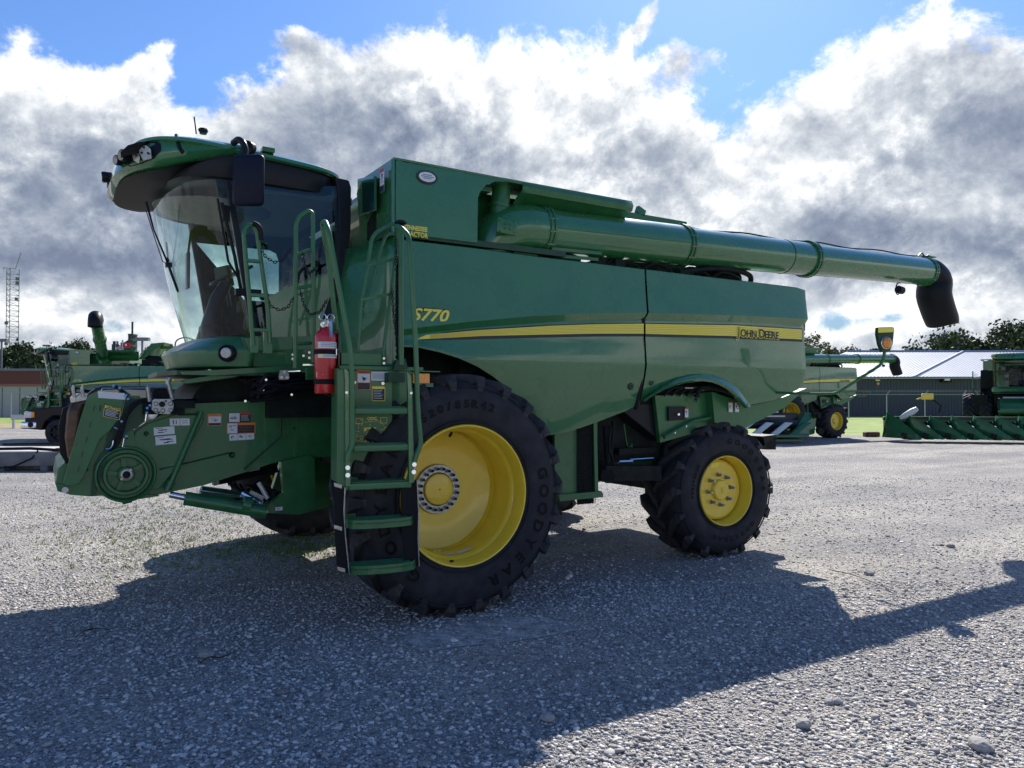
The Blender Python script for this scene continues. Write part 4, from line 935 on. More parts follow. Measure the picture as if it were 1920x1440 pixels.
def build_cab(root):
    P = lambda x, y, Y=1.05: at(x, y, Y=Y)
    YC0 = 1.95
    def wplan(bulge, xc, hw, n=28, y0=YC0):       # windscreen plan curve from the left post round the front to the right post
        out = []
        for t in np.linspace(-1, 1, n):
            y = y0+hw*math.sin(t*math.pi/2); x = xc-bulge*math.cos(t*math.pi/2)**1.0
            out.append((x, y))
        return out
    zb, zt = 2.215, 3.46
    rows = []
    for u in np.linspace(0, 1, 10):
        z = zb+(zt-zb)*u; xc = -1.39-.21*u; bl = .36+.09*u+.05*math.sin(u*math.pi)*.6
        rows.append([Vector((x, y, z)) for x, y in wplan(bl, xc, .90)])
    cab = MB(); 
    # cab floor + rear wall + lower body is the base mesh of the cab
    cab.prism([P(475, 636), P(500, 625), P(499, 561), P(520, 548), P(560, 530), P(595, 516), P(640, 505), P(640, 600), P(640, 640), P(475, 640)], (0, .02, 0)); 
    cab.box((-1.0, YC0, 2.13), (.95, 1.84, .14)); cab.box((-.60, 1.35, 2.5), (.03, .6, .8)); cab.box((-.60, 2.55, 2.5), (.03, .6, .8))
    cb = cab.build('cab', 'green', root, 0)
    g = MB(); g.grid(rows); ws = g.build('windscreen', 'glass', cb, 60)
    # corner posts
    k = MB(); 
    for s, yy in ((1, 1.05), (-1, 2.85)):
        top = Vector((-1.60, yy, 3.46)); bot = Vector((-1.385, yy, 2.2))
        k.box((top+bot)/2, (.045, .05, (top-bot).length), rot=Matrix.Rotation(0, 3, 'Y') @ (top-bot).to_track_quat('Z', 'Y').to_matrix())
    k.build('corner_post', 'satin', cb, 0, bev=.01)
    # side door glass (left) and right window, and rear glass
    dg = [P(430, 338), P(640, 350), P(648, 360), P(648, 440), P(636, 507), P(560, 532), P(499, 562), P(500, 626), P(479, 630)]
    k = MB(); k.prism(dg, (0, .006, 0)); k.build('door_glass', 'darkglass', cb, 0)
    fz = lambda q: Vector((q.x, 3.9-q.y, q.z))
    # right hand window with rounded lit opening in a dark frame
    k = MB(); outer = [Vector((-1.60, 2.86, 3.46)), Vector((-.62, 2.86, 3.46)), Vector((-.62, 2.86, 2.2)), Vector((-1.385, 2.86, 2.2))]
    x0, x1, z0, z1 = -1.47, -.72, 2.32, 3.28
    hole = [Vector(p) for p in ((x0-.08, 2.86, z1), (x1-.10, 2.86, z1+.0), (x1-.03, 2.86, z1-.03), (x1, 2.86, z1-.12), (x1, 2.86, z0), (x0+.03, 2.86, z0))]
    tr = tessellate_polygon([outer, hole]); k.add(outer+hole, [tuple(t) for t in tr]); k.build('right_door_frame', 'dark', cb, 0, solid=.02)
    k = MB(); k.prism(hole, (0, .006, 0)); k.build('right_window', 'glass', cb, 0)
    # rear post (black, curved) on the left
    k = MB(); rp_ = [(628, 332), (655, 338), (659, 352), (658, 430), (650, 500), (634, 562), (612, 612), (600, 655), (592, 655), (606, 600), (622, 550), (632, 500), (636, 430), (634, 360)]
    k.prism([P(x, y, 1.03) for x, y in rp_], (0, .12, 0)); k.build('rear_post', 'satin', cb, 0, bev=.01)
    k = MB(); k.prism([fz(P(x, y, 1.03)) for x, y in rp_], (0, -.12, 0)); k.box((-.6, YC0, 3.4), (.06, 1.7, .12)); k.box((-.6, YC0, 2.15), (.06, 1.7, .12)); k.box((-.59, YC0, 2.7), (.04, .9, 1.1)); k.build('rear_frame', 'dark', cb, 0)
    # ---------------------------------------------------------- roof
    def roof_ring(z_front, z_rear, inset, xf=-2.42, xr_=-.56, hw=.985, n=72):
        out = []
        for j in range(n):
            t = 2*math.pi*j/n; c, s = math.cos(t), math.sin(t)
            e = .50 if c < 0 else .42
            x_mid = -1.35
            ex = (x_mid-xf) if c < 0 else (xr_-x_mid)
            x = x_mid+math.copysign(abs(c)**e, c)*(ex-inset); y = YC0+math.copysign(abs(s)**(.62 if c < 0 else .5), s)*(hw-inset)
            u = (x-xr_)/(xf-xr_); z = z_rear+(z_front-z_rear)*u
            out.append(Vector((x, y, z)))
        return out
    k = MB()
    ringsF = [roof_ring(3.47, 3.45, .30, -2.0), roof_ring(3.44, 3.44, .12, -2.06), roof_ring(3.47, 3.46, .05, -2.08), roof_ring(3.58, 3.56, .03, -2.08), roof_ring(3.68, 3.62, .035, -2.08)]
    k.grid(ringsF, closed=True); k.add(ringsF[0], [tuple(range(len(ringsF[0])))]); k.build('roof_fascia', 'satin', cb, 40)
    k = MB(); ringsR = [roof_ring(3.70, 3.605, .012, -2.24), roof_ring(3.72, 3.615, -.012, -2.26), roof_ring(3.745, 3.64, -.012, -2.26), roof_ring(3.77, 3.665, .03, -2.22), roof_ring(3.80, 3.70, .25, -2.1), roof_ring(3.81, 3.72, .6, -1.9)]
    k.grid(ringsR, closed=True); k.add(ringsR[-1], [tuple(range(len(ringsR[-1])))]); rf = k.build('roof', 'green', cb, 40)
    # visor wrapping the front
    def vis(xs_, inset, zf, zs, zr):
        """open curve from the left side (X=-1.5) round the front to the right side"""
        out = []
        for t in np.linspace(-1, 1, 65):
            ph = t*math.pi/2; c, s_ = math.cos(ph), math.sin(ph)
            y = YC0+(1.0-inset)*math.copysign(abs(s_)**.58, s_); x = -1.5-(.885-inset)*max(c, 0)**.92
            q = (-1.5-x)/.885
            z = np.interp(1-q, [0, .35, 1], [zf, zs, zr]); out.append(Vector((x, y, float(z))))
        return out
    k = MB(); V = [vis(0, .25, 3.46, 3.52, 3.66), vis(0, .10, 3.46, 3.49, 3.665), vis(0, .03, 3.475, 3.53, 3.68), vis(0, .0, 3.50, 3.59, 3.70), vis(0, .015, 3.60, 3.69, 3.725), vis(0, .08, 3.67, 3.755, 3.75), vis(0, .24, 3.71, 3.785, 3.765), vis(0, .60, 3.74, 3.79, 3.77)]
    k.grid(V); vs_ = k.build('roof_visor', 'green', rf, 45)
    k = MB(); 
    def vp(px, py, Y=.985): return at(px, py, Y=Y)
    sf = surface_of(vs_); sv = lambda x, y, o_: (sf(x, y, o_) or vp(x, y, 1.15)); k = MB()
    k.tube(smooth_curve([sv(x, y, .004) for x, y in ((331, 254), (333, 262), (335, 271), (338, 280), (344, 286))], 5), .016, 8); k.build('visor_seam', 'black', vs_)
    # light pocket with lamps, front left corner
    cx = vp(262, 291, 1.16)
    k = MB(); pk = [(226, 285), (240, 272), (262, 266), (290, 264), (302, 270), (302, 283), (290, 296), (268, 306), (245, 312), (228, 306)]
    sf = surface_of(vs_); sv = lambda x, y, o_: (sf(x, y, o_) or vp(x, y, 1.15)); cc_ = sv(266, 288, .008); ring_ = [sv(x, y, .006) for x, y in smooth_loop(pk)]; k.add([cc_]+ring_, [(0, i+1, (i+1) % len(ring_)+1) for i in range(len(ring_))]); k.build('light_pocket', 'black', vs_, 40)
    k = MB(); k.prism([sv(x, y, .03) for x, y in [(266, 279), (279, 276), (287, 283), (287, 295), (273, 298), (267, 290)]], (0, .015, 0)); k.prism([sv(x, y, .03) for x, y in [(249, 284), (259, 281), (268, 298), (264, 303), (257, 303)]], (0, .015, 0)); k.build('lamp_bracket', 'cast', vs_, 0)
    k = MB()
    for (x, y) in ((275, 280), (271, 290), (283, 291), (256, 287), (262, 295)): k.cyl(sv(x, y, .04), sv(x, y, .025), .008, 8)
    k.build('bracket_bolt', 'ink', vs_)
    def lamp(q, r_, d):
        k = MB(); d = Vector(d).normalized(); q = Vector(q); k.tube([q, q+d*.08, q+d*.10], [r_*.8, r_, r_*.95], 20); k.box(q-d*.02, (.07, .07, .07)); lo = k.build('work_lamp', 'satin', vs_)
        k = MB(); k.cyl(q+d*.098, q+d*.106, r_*.85, 20); k.build('lamp_lens', 'carglass', lo)
    lamp(sv(241, 291, -.04), .048, (-.9, -.5, -.1)); lamp(sv(228, 299, -.05), .042, (-.9, -.4, -.1))
    for (x, y, Y) in ((216, 333, 2.1), (225, 345, 2.3), (237, 358, 2.5), (247, 366, 2.75)): lamp(at(x, y, Y=Y), .048, (-1, .0, -.1))
    k = MB(); k.tube([at(212, 328, Y=2.0), at(250, 372, Y=2.9)], .03, 8); k.tube([at(216, 340, Y=1.9), at(300, 345, Y=1.8)], .02, 8); k.build('lamp_rail', 'black', vs_)
    k = MB(); k.grid([vis(0, .05, 3.455, 3.495, 3.66), vis(0, .22, 3.43, 3.46, 3.60), vis(0, .42, 3.43, 3.45, 3.50), vis(0, .60, 3.44, 3.45, 3.46)]); k.build('visor_lining', 'letter', vs_, 40)
    # beacon base, antenna, cap nub
    k = MB(); q = at(381, 251, Y=1.5); k.cyl(q, q+Vector((0, 0, .02)), .03, 12); k.lathe([(.0001, .045), (.035, .043), (.042, .03), (.036, .015), (.02, .012)], q, 'Z', 8); k.build('gps_receiver', 'satin', rf)
    k = MB(); q = at(368, 251, Y=1.5); k.tube([q, at(364, 219, Y=1.5)], .006, 6); k.build('antenna', 'black', rf)
    k = MB(); q = at(502, 285, Y=1.0); k.box(q+Vector((0, 0, .01)), (.10, .08, .04)); k.build('roof_latch', 'green2', rf, 0, bev=.006)
    # ---------------------------------------------------------- mirror
    k = MB(); arm = rounded([vp(438, 268, .95), vp(447, 261, .85), vp(455, 266, .80), vp(460, 278, .78), vp(458, 300, .76)], .03); k.tube(arm, .026, 12); k.cyl(vp(463, 275, .9), vp(470, 278, .95), .05, 16); ma = k.build('mirror_arm', 'satin', cb)
    mc = at(466, 338, Y=.74); mr = Euler((R(4), R(3), R(-42))).to_matrix()
    k = MB(); k.box(mc, (.255, .075, .395), rot=mr, bev=.05); k.build('mirror_shell', 'mirror', ma, 50)
    k = MB(); k.box(mc+mr@Vector((0, .042, 0)), (.21, .004, .34), rot=mr); k.build('mirror_glass', 'chrome', ma, 0)
    # ---------------------------------------------------------- wiper, mirror-side hardware on the post
    k = MB(); k.tube([vp(408, 372, 1.0), vp(428, 490, 1.0), vp(446, 520, 1.0), vp(452, 545, 1.02)], .010, 8); k.tube([vp(416, 380, 1.0), vp(440, 480, 1.02), vp(452, 545, 1.02)], .014, 8); k.box(vp(424, 400, 1.02), (.05, .04, .12)); k.box(vp(452, 548, 1.0), (.09, .06, .05)); k.box(vp(470, 546, 1.0), (.16, .04, .03)); k.build('post_hardware', 'black', cb)
    k = MB(); p0 = at(274, 378, Y=1.5); p1 = at(316, 497, Y=1.75); k.tube([p0, at(288, 430, Y=1.6), p1], [.012, .007, .01], 6); k.tube([at(274, 395, Y=1.5), at(293, 455, Y=1.6), at(305, 490, Y=1.7), p1], .004, 6); k.tube([p1, at(322, 515, Y=1.75), at(333, 545, Y=1.75)], .012, 6); k.tube([at(312, 455, Y=1.9), p1, at(334, 548, Y=1.75)], .008, 6); k.box(p1, (.05, .05, .04)); k.build('windscreen_wiper', 'satin', cb)
    # ---------------------------------------------------------- interior
    k = MB(); k.box((-1.0, YC0, 3.44), (.9, 1.7, .06)); k.lathe([(.0001, -.02), (.25, -.02), (.42, .0), (.5, .05)], (-1.55, YC0, 3.36), 'Z', 32); k.build('headliner', 'beige', cb, 30)
    k = MB(); k.box((-.98, 1.98, 2.42), (.50, .52, .16), bev=.05); k.box((-.74, 1.98, 2.78), (.16, .50, .66), rot=(0, R(8), 0), bev=.06); k.box((-.70, 1.98, 3.17), (.10, .28, .16), rot=(0, R(8), 0), bev=.04); k.box((-.98, 1.98, 2.28), (.3, .3, .18)); k.box((-1.0, 1.66, 2.62), (.4, .08, .06), bev=.02); k.box((-1.0, 2.34, 2.60), (.5, .16, .12), bev=.03); k.build('seat', 'seat', cb, 40)
    k = MB(); k.tube([(-1.60, 1.98, 2.2), (-1.50, 1.98, 2.62), (-1.42, 1.98, 2.78)], [.09, .065, .05], 12); k.box((-1.56, 1.98, 2.28), (.18, .2, .2), bev=.04)
    st_c = Vector((-1.38, 1.98, 2.84)); rm = Euler((0, R(-28), 0)).to_matrix()
    k.tube([st_c+rm@Vector((.20*math.cos(t), .20*math.sin(t), 0)) for t in np.linspace(0, 2*math.pi, 29)[:-1]], .014, 8, closed=True); k.box(st_c, (.10, .10, .03), rot=rm); k.box(st_c, (.03, .38, .015), rot=rm)
    k.build('steering_column', 'satin', cb, 40)
    k = MB(); k.box((-1.35, 2.48, 2.9), (.05, .26, .2), rot=(0, -.2, .3), bev=.01); k.tube([(-1.3, 2.45, 2.6), (-1.33, 2.47, 2.85)], .02, 8); k.box((-1.25, 2.5, 3.3), (.05, .18, .14)); k.box((-.75, 1.3, 2.45), (.35, .3, .3), bev=.04); k.box((-.68, 2.1, 2.85), (.08, 1.2, .04)); k.build('console', 'satin', cb, 0)
    k = MB(); k.box((-1.66, 2.6, 2.95), (.03, .11, .36), bev=.02); k.tube([(-1.66, 2.6, 3.1), (-1.62, 2.62, 3.44)], .012, 6); k.build('interior_mirror', 'satin', cb, 0)
    # ---------------------------------------------------------- nose fairing under the windscreen
    rows = []
    for z, xc, bl, hw in ((2.215, -1.37, .37, .92), (2.19, -1.385, .42, .94), (2.12, -1.40, .52, .97), (2.10, -1.40, .545, .975), (2.08, -1.40, .55, .975), (1.97, -1.42, .49, .96), (1.95, -1.42, .45, .93)):
        rows.append([Vector((x, y, z)) for x, y in wplan(bl, xc, hw, 40)])
    k = MB(); k.grid(rows); k.build('nose_fairing', 'green2', cb, 28, solid=.01)
    k = MB(); k.box((-1.2, YC0, 2.09), (.4, 1.86, .24)); k.build('fairing_side', 'green2', cb, 0)
    k = MB(); q = at(425, 662, Y=1.0); nn = Vector((-.45, -.9, 0)).normalized(); rmn = nn.to_track_quat('Y', 'Z').to_matrix()
    k.lathe([(.0001, .03), (.038, .028), (.043, .02), (.045, -.03)], q, 'Y', 24, rot=rmn); rl = k.build('round_lamp', 'cast', cb)
    k = MB(); k.lathe([(.046, .0), (.056, .022), (.066, .012), (.07, -.03)], q, 'Y', 24, rot=rmn); k.build('lamp_bezel', 'satin', rl)
    # ---------------------------------------------------------- platforms
    PG = lambda x, y, Y: at(x, y, Y=Y)
    k = MB(); k.prism([Vector((-2.05, 1.5, 1.93)), Vector((-1.95, 1.15, 1.93)), Vector((-1.4, .98, 1.93)), Vector((-.5, .98, 1.93)), Vector((-.5, 2.9, 1.93)), Vector((-2.0, 2.6, 1.93))], (0, 0, -.035)); k.build('cab_floor_plate', 'dgreen', root, 0)
    k = MB(); k.prism([PG(x, y, .98) for x, y in [(452, 632), (470, 634), (600, 636), (640, 640), (640, 655), (470, 660), (458, 650)]], (0, .02, 0)); k.prism([PG(x, y, .96) for x, y in [(455, 634), (590, 630), (590, 655), (468, 657)]], (0, .03, 0)); k.build('walkway_fascia', 'green2', root, 0, bev=.005)
    k = MB(); k.box((-.70, .5, 1.935), (.66, .98, .03)); k.prism([PG(x, y, .06) for x, y in [(655, 684), (716, 686), (716, 664), (640, 661), (640, 684)]], (0, .03, 0)); k.build('platform_deck', 'green2', root, 0, bev=.004)
    k = MB(); k.prism([PG(x, y, .60) for x, y in [(536, 657), (590, 655), (590, 682), (538, 682)]], (0, .03, 0)); k.prism([PG(x, y, .95) for x, y in [(340, 697), (470, 690), (600, 684), (600, 692), (400, 704), (345, 702)]], (0, .05, 0)); k.build('platform_bracket', 'green2', root, 0)
    k = MB(); k.prism([PG(x, y, 1.1) for x, y in [(342, 716), (346, 712), (395, 704), (480, 698), (440, 708), (360, 719), (346, 720)]], (0, .12, 0)); k.build('grab_bar', 'green2', root, 0, bev=.006)
    k = MB(); k.prism([PG(x, y, .35) for x, y in [(575, 690), (592, 690), (592, 712), (575, 712)]], (0, .03, 0)); k.build('extinguisher_bracket', 'green2', root, 0)
    k = MB()
    for (x, y, Y) in ((549, 665, .59), (549, 673, .59), (580, 661, .59), (580, 671, .59), (569, 667, .59), (499, 638, .95), (499, 646, .95), (474, 641, .95), (720, 672, .05), (720, 681, .05)): k.cyl(PG(x, y, Y-.012), PG(x, y, Y), .010, 8)
    k.build('bolt_heads', 'chrome', root)
def build_access(root):
    # ---------------------------------------------------------- rails around the platform
    def rail(name, pts, Y, r_=.0165, m='green2', rad=.05, parent=root):
        k = MB(); k.tube(rounded([at(p[0], p[1], Y=(p[2] if len(p) > 2 else Y)) for p in pts], rad, 6), r_, 12); return k.build(name, m, parent)
    f = rail('handrail', [(475, 647), (467, 551), (461, 487), (457, 437), (463, 423), (474, 421), (482, 433), (491, 503), (503, 583), (506, 644)], .42)
    k = MB()
    for (a, b_) in (((461, 491), (489, 488)), ((466, 556), (497, 552)), ((473, 621), (504, 617))): k.box((at(*a, Y=.42)+at(*b_, Y=.42))/2, ((at(*b_, Y=.42)-at(*a, Y=.42)).length, .04, .022))
    k.box((at(477, 646, Y=.43)), (.05, .02, .12)); k.box((at(502, 642, Y=.43)), (.06, .02, .16)); k.build('rail_rung', 'green2', f, 0)
    k = MB(); k.tube(smooth_curve([at(474, 419, Y=.40), at(483, 423, Y=.40), at(489, 434, Y=.40), at(490, 449, Y=.40)], 5), .020, 8); k.build('rubber_grip', 'black', f)
    g = rail('handrail', [(554, 690), (554, 535), (555, 420), (560, 407), (578, 395), (586, 399), (587, 420), (587, 540), (588, 680)], .36)
    k = MB()
    for (a, b_) in (((555, 478), (586, 466)), ((554, 541), (586, 535)), ((554, 645), (587, 643))): k.tube([at(*a, Y=.36), at(*b_, Y=.36)], .013, 8)
    k.build('rail_rung', 'green2', g)
    # ladder frame: vertical plane, turned a little from the machine side
    th = R(-9); ux = Vector((math.cos(th), math.sin(th), 0)); nv = Vector((math.sin(th), -math.cos(th), 0))
    d = ray(715, 1066); t = (.5-CAMP.z)/d.z; O = CAMP+d*t
    def LP(px, py, off=0.0):
        d = ray(px, py); o = O+nv*off; t = (o-CAMP).dot(nv)/d.dot(nv); return CAMP+d*t
    lm = MB(); LR = Matrix((ux, -nv, Vector((0, 0, 1)))).transposed()
    # side channels
    lm.prism([LP(x, y) for x, y in [(634, 694), (650, 690), (657, 700), (658, 905), (650, 922), (631, 905)]], -nv*.03)
    lm.prism([LP(x, y, -.02) for x, y in [(632, 690), (646, 695), (650, 905), (631, 905)]], -nv*.24)
    lm.prism([LP(x, y) for x, y in [(764, 700), (771, 700), (775, 740), (777, 900), (770, 910), (766, 905)]], -nv*.03)
    lad = lm.build('ladder', 'green2', root, 0, bev=.004)
    k = MB(); k.prism([LP(x, y, .02) for x, y in [(645, 690), (653, 694), (657, 715), (657, 912), (648, 912), (647, 715)]], -nv*.015); k.prism([LP(x, y, .02) for x, y in [(763, 695), (771, 705), (773, 740), (777, 904), (767, 907), (765, 740)]], -nv*.015); k.build('ladder_rail', 'green', lad, 0, bev=.003)
    # upper flat steps
    for (y, x0, x1, hh) in ((771, 664, 765, 13), (840, 662, 768, 13), (911, 654, 771, 15)):
        k = MB(); a = LP(x0, y); b_ = LP(x1, y-1); w_ = (b_-a).length; c = (a+b_)/2-nv*.09
        k.box(c, (w_, .20, .05), rot=LR, bev=.008)
        for i in range(5): k.box(c+Vector((0, 0, .027))-nv*(-.07+.035*i), (w_*.9, .010, .006), rot=LR)
        k.build('step', 'green2', lad, 30)
    # lower curved steps
    for (y, x0, x1) in ((979, 650, 776), (1063, 653, 781)):
        k = MB(); a = LP(x0, y-3); b_ = LP(x1, y-14); w_ = (b_-a).length; c = (a+b_)/2
        top = [c+ux*(w_/2*s)+nv*q for s, q in ((-1, -.02), (-.86, .045), (-.5, .075), (0, .085), (.5, .075), (.86, .045), (1, -.02), (1, -.14), (-1, -.14))]
        k.prism([p+Vector((0, 0, -.03)) for p in top], (0, 0, .012)); k.prism([p+Vector((0, 0, .0)) for p in top[:7]]+[c+ux*(w_/2*s)+nv*q for s, q in ((.97, -.035), (.84, .028), (.5, .055), (0, .064), (-.5, .055), (-.84, .028), (-.97, -.035))], (0, 0, -.062))
        for i in range(5): 
            q = -.10+.033*i; ww = w_*(.92-.04*i); k.box(c+nv*q+Vector((0, 0, -.008)), (ww, .009, .016), rot=LR)
        for s in (-.33, .33): k.box(c+ux*(w_*s*.8)-nv*.04+Vector((0, 0, -.008)), (.03, .17, .012), rot=LR)
        k.build('step', 'green2', lad, 0, bev=.002)
    # kick plates behind the steps
    k = MB(); k.prism([LP(x, y, -.20) for x, y in [(650, 695), (735, 695), (735, 905), (650, 905)]], -nv*.01); k.prism([LP(x, y, -.26) for x, y in [(735, 690), (770, 690), (770, 905), (735, 905)]], -nv*.01); k.prism([LP(x, y, -.20) for x, y in [(647, 941), (680, 936), (715, 935), (745, 938), (748, 972), (647, 978)]], -nv*.01); k.build('kick_plate', 'green2', lad, 0)
    k = MB()
    for (x, y) in ((667, 863), (688, 877), (709, 863)): k.cyl(LP(x, y, -.199), LP(x, y, -.195), .006, 10)
    k.build('plate_hole', 'ink', lad, 0)
    # rubber side flaps with metal straps
    k = MB(); k.prism([LP(x, y, .0) for x, y in [(625, 906), (648, 912), (646, 960), (655, 1077), (632, 1068), (628, 1000)]], -nv*.012); k.prism([LP(x, y, -.01) for x, y in [(752, 905), (782, 900), (786, 960), (785, 1062), (760, 1060), (752, 980)]], -nv*.012); fl = k.build('rubber_flap', 'strap', lad, 0)
    k = MB()
    for (x, y) in ((632, 911), (632, 990), (638, 1068)):
        k.prism([LP(x-6, y-6, .006), LP(x+9, y-2, .006), LP(x+9, y+5, .006), LP(x-5, y+1, .006)], nv*.004)
    k.tube([LP(647, 914, .01), LP(645, 960, .012), LP(648, 1010, .008), LP(655, 1076, .01)], .005, 5); k.tube([LP(782, 900, .01), LP(785, 960, .006), LP(784, 1010, .01), LP(786, 1062, .01)], .004, 5)
    k.build('flap_strap', 'steel', fl, 0)
    k = MB()
    for (x, y) in ((652, 877), (652, 891), (777, 871), (776, 885), (650, 736), (771, 737)):
        r_ = .016 if y > 800 else .01; k.cyl(LP(x, y, .018), LP(x, y, .035), r_, 14); k.cyl(LP(x, y, .035), LP(x, y, .042), r_*.6, 6)
    for (x, y) in ((665, 717), (718, 719), (630, 750), (639, 748)): k.cyl(LP(x, y, -.19), LP(x, y, -.18), .012, 8)
    k.build('carriage_bolt', 'chrome', lad, 30)
    # ladder labels
    off = -.198
    def ld(name, x, y, w, h, base, bars, text=None): decal(lad, name, LP(x, y, off), w, h, ux, (0, 0, -1), base, bars, nrm=nv, text=text)
    ld('warning_label', 669, 694, .10, .145, 'orange_label', [(.06, .18, .95, .62, 4), (.06, .65, .95, .97, 1)]+picto(.2, .25, .85, .6, 1, 33)+lines(.12, .9, .7, .95, 4, 0, .2), [("WARNING", .018, .12, .14, 1)])
    ld('instruction_label', 696, 697, .125, .065, 'white', lines(.06, .95, .15, .9, 6, 1, .25))
    ld('caution_label', 697, 724, .10, .11, 'ink', [(0, 0, 1, .04, 5), (0, 0, .04, 1, 5), (.96, 0, 1, 1, 5), (0, .96, 1, 1, 5), (0, 0, 1, .18, 5)]+lines(.12, .85, .26, .92, 6, 4, .25))
    rr = random.Random(5); bars = []
    for i in range(46):
        x = rr.uniform(.02, .9); y = rr.uniform(.05, .93)
        if rr.random() < .5: bars.append((x, y, min(.98, x+rr.uniform(.03, .14)), y+.012, 5))
        else: bars.append((x, y, x+.01, min(.97, y+rr.uniform(.03, .12)), 5))
    for (x, y) in ((.03, .06), (.74, .04), (.03, .7), (.3, .72), (.74, .7), (.85, .4)):
        bars += [(x, y, x+.2, y+.012, 5), (x, y+.2, x+.2, y+.212, 5), (x, y, x+.01, y+.21, 5), (x+.19, y, x+.2, y+.21, 5)]
    ld('machine_diagram', 665, 781, .255, .205, 'green2', bars+[(.26, .40, .62, .44, 5), (.26, .40, .34, .52, 5)], [("ODC", .032, .36, .13, 5)])
    # handrails of the ladder
    def lrail(name, pts, r_=.0185, rad=.06): 
        k = MB(); k.tube(rounded([LP(*p) if len(p) == 3 else LP(p[0], p[1], .03) for p in pts], rad, 6), r_, 12); return k.build(name, 'green2', root)
    lrail('handrail', [(652, 866), (654, 848), (661, 834), (660, 700), (656, 648), (632, 520), (616, 432), (610, 415, -.05), (604, 418, -.12), (616, 485, -.18), (626, 575, -.2), (633, 627, -.25), (640, 690, -.28)])
    lrail('handrail', [(777, 866), (781, 852), (789, 834), (783, 760), (779, 638), (768, 455), (765, 440, .0), (753, 428, -.05), (745, 424, -.1)])
    def trail(name, pts, Y, r_=.015): return rail(name, pts, Y, r_)
    p = trail('handrail', [(752, 684), (752, 428)], -.02, .021)
    tl = trail('tank_ladder', [(671, 655), (677, 565), (688, 504), (697, 447), (705, 436), (738, 418), (746, 428), (744, 470), (729, 582), (716, 684)], .10, .0145)
    k = MB()
    for (a, b_) in (((687, 499), (737, 486)), ((674, 563), (730, 552))):
        A_, B_ = at(*a, Y=.10), at(*b_, Y=.10); k.box((A_+B_)/2, ((B_-A_).length, .045, .022), rot=(0, -math.atan2(B_.z-A_.z, B_.x-A_.x), 0))
    k.build('ladder_rung', 'green2', tl, 0)
    k = MB(); k.tube(rounded([at(738, 436, Y=.22), at(724, 441, Y=.22), at(716, 460, Y=.22), at(699, 520, Y=.22), at(680, 575, Y=.22)], .05), .013, 10); k.build('ladder_brace', 'green2', tl)
    k = MB(); k.lathe([(.0001, .02), (.03, .018), (.045, .008), (.045, -.006), (.03, -.014), (.0001, -.016)], at(751, 418, Y=-.02), 'Z', 20); k.build('round_cap', 'black', p)
    k = MB(); k.prism([at(x, y, Y=-.03) for x, y in [(738, 692), (744, 675), (760, 672), (765, 692)]], (0, .05, 0)); k.box(at(738, 708, Y=-.0), (.13, .12, .07)); k.cyl(at(725, 706, Y=-.02), at(745, 706, Y=-.02), .03, 12); k.build('swivel_bracket', 'dgreen', p, 0)
    # chains
    for pts in ([(487, 462, .42), (498, 482, .40), (515, 492, .39), (532, 486, .38), (546, 465, .36)], [(567, 471, .36), (571, 497, .33), (579, 514, .30), (590, 505, .2), (598, 487, .12), (602, 452, .02)], [(499, 558, .42), (510, 575, .4), (525, 582, .4), (540, 576, .38), (551, 556, .36)], [(563, 545, .36), (570, 572, .33), (582, 590, .3), (600, 585, .2), (614, 561, .08)], [(742, 443, .0), (744, 520, .0), (743, 600, .0), (745, 672, .0)], [(735, 540, .05), (737, 580, .04), (741, 615, .02), (745, 645, .0), (744, 672, .0)]):
        chain_mesh([at(x, y, Y=Y) for x, y, Y in pts]).build('chain', 'satin', root, 60)
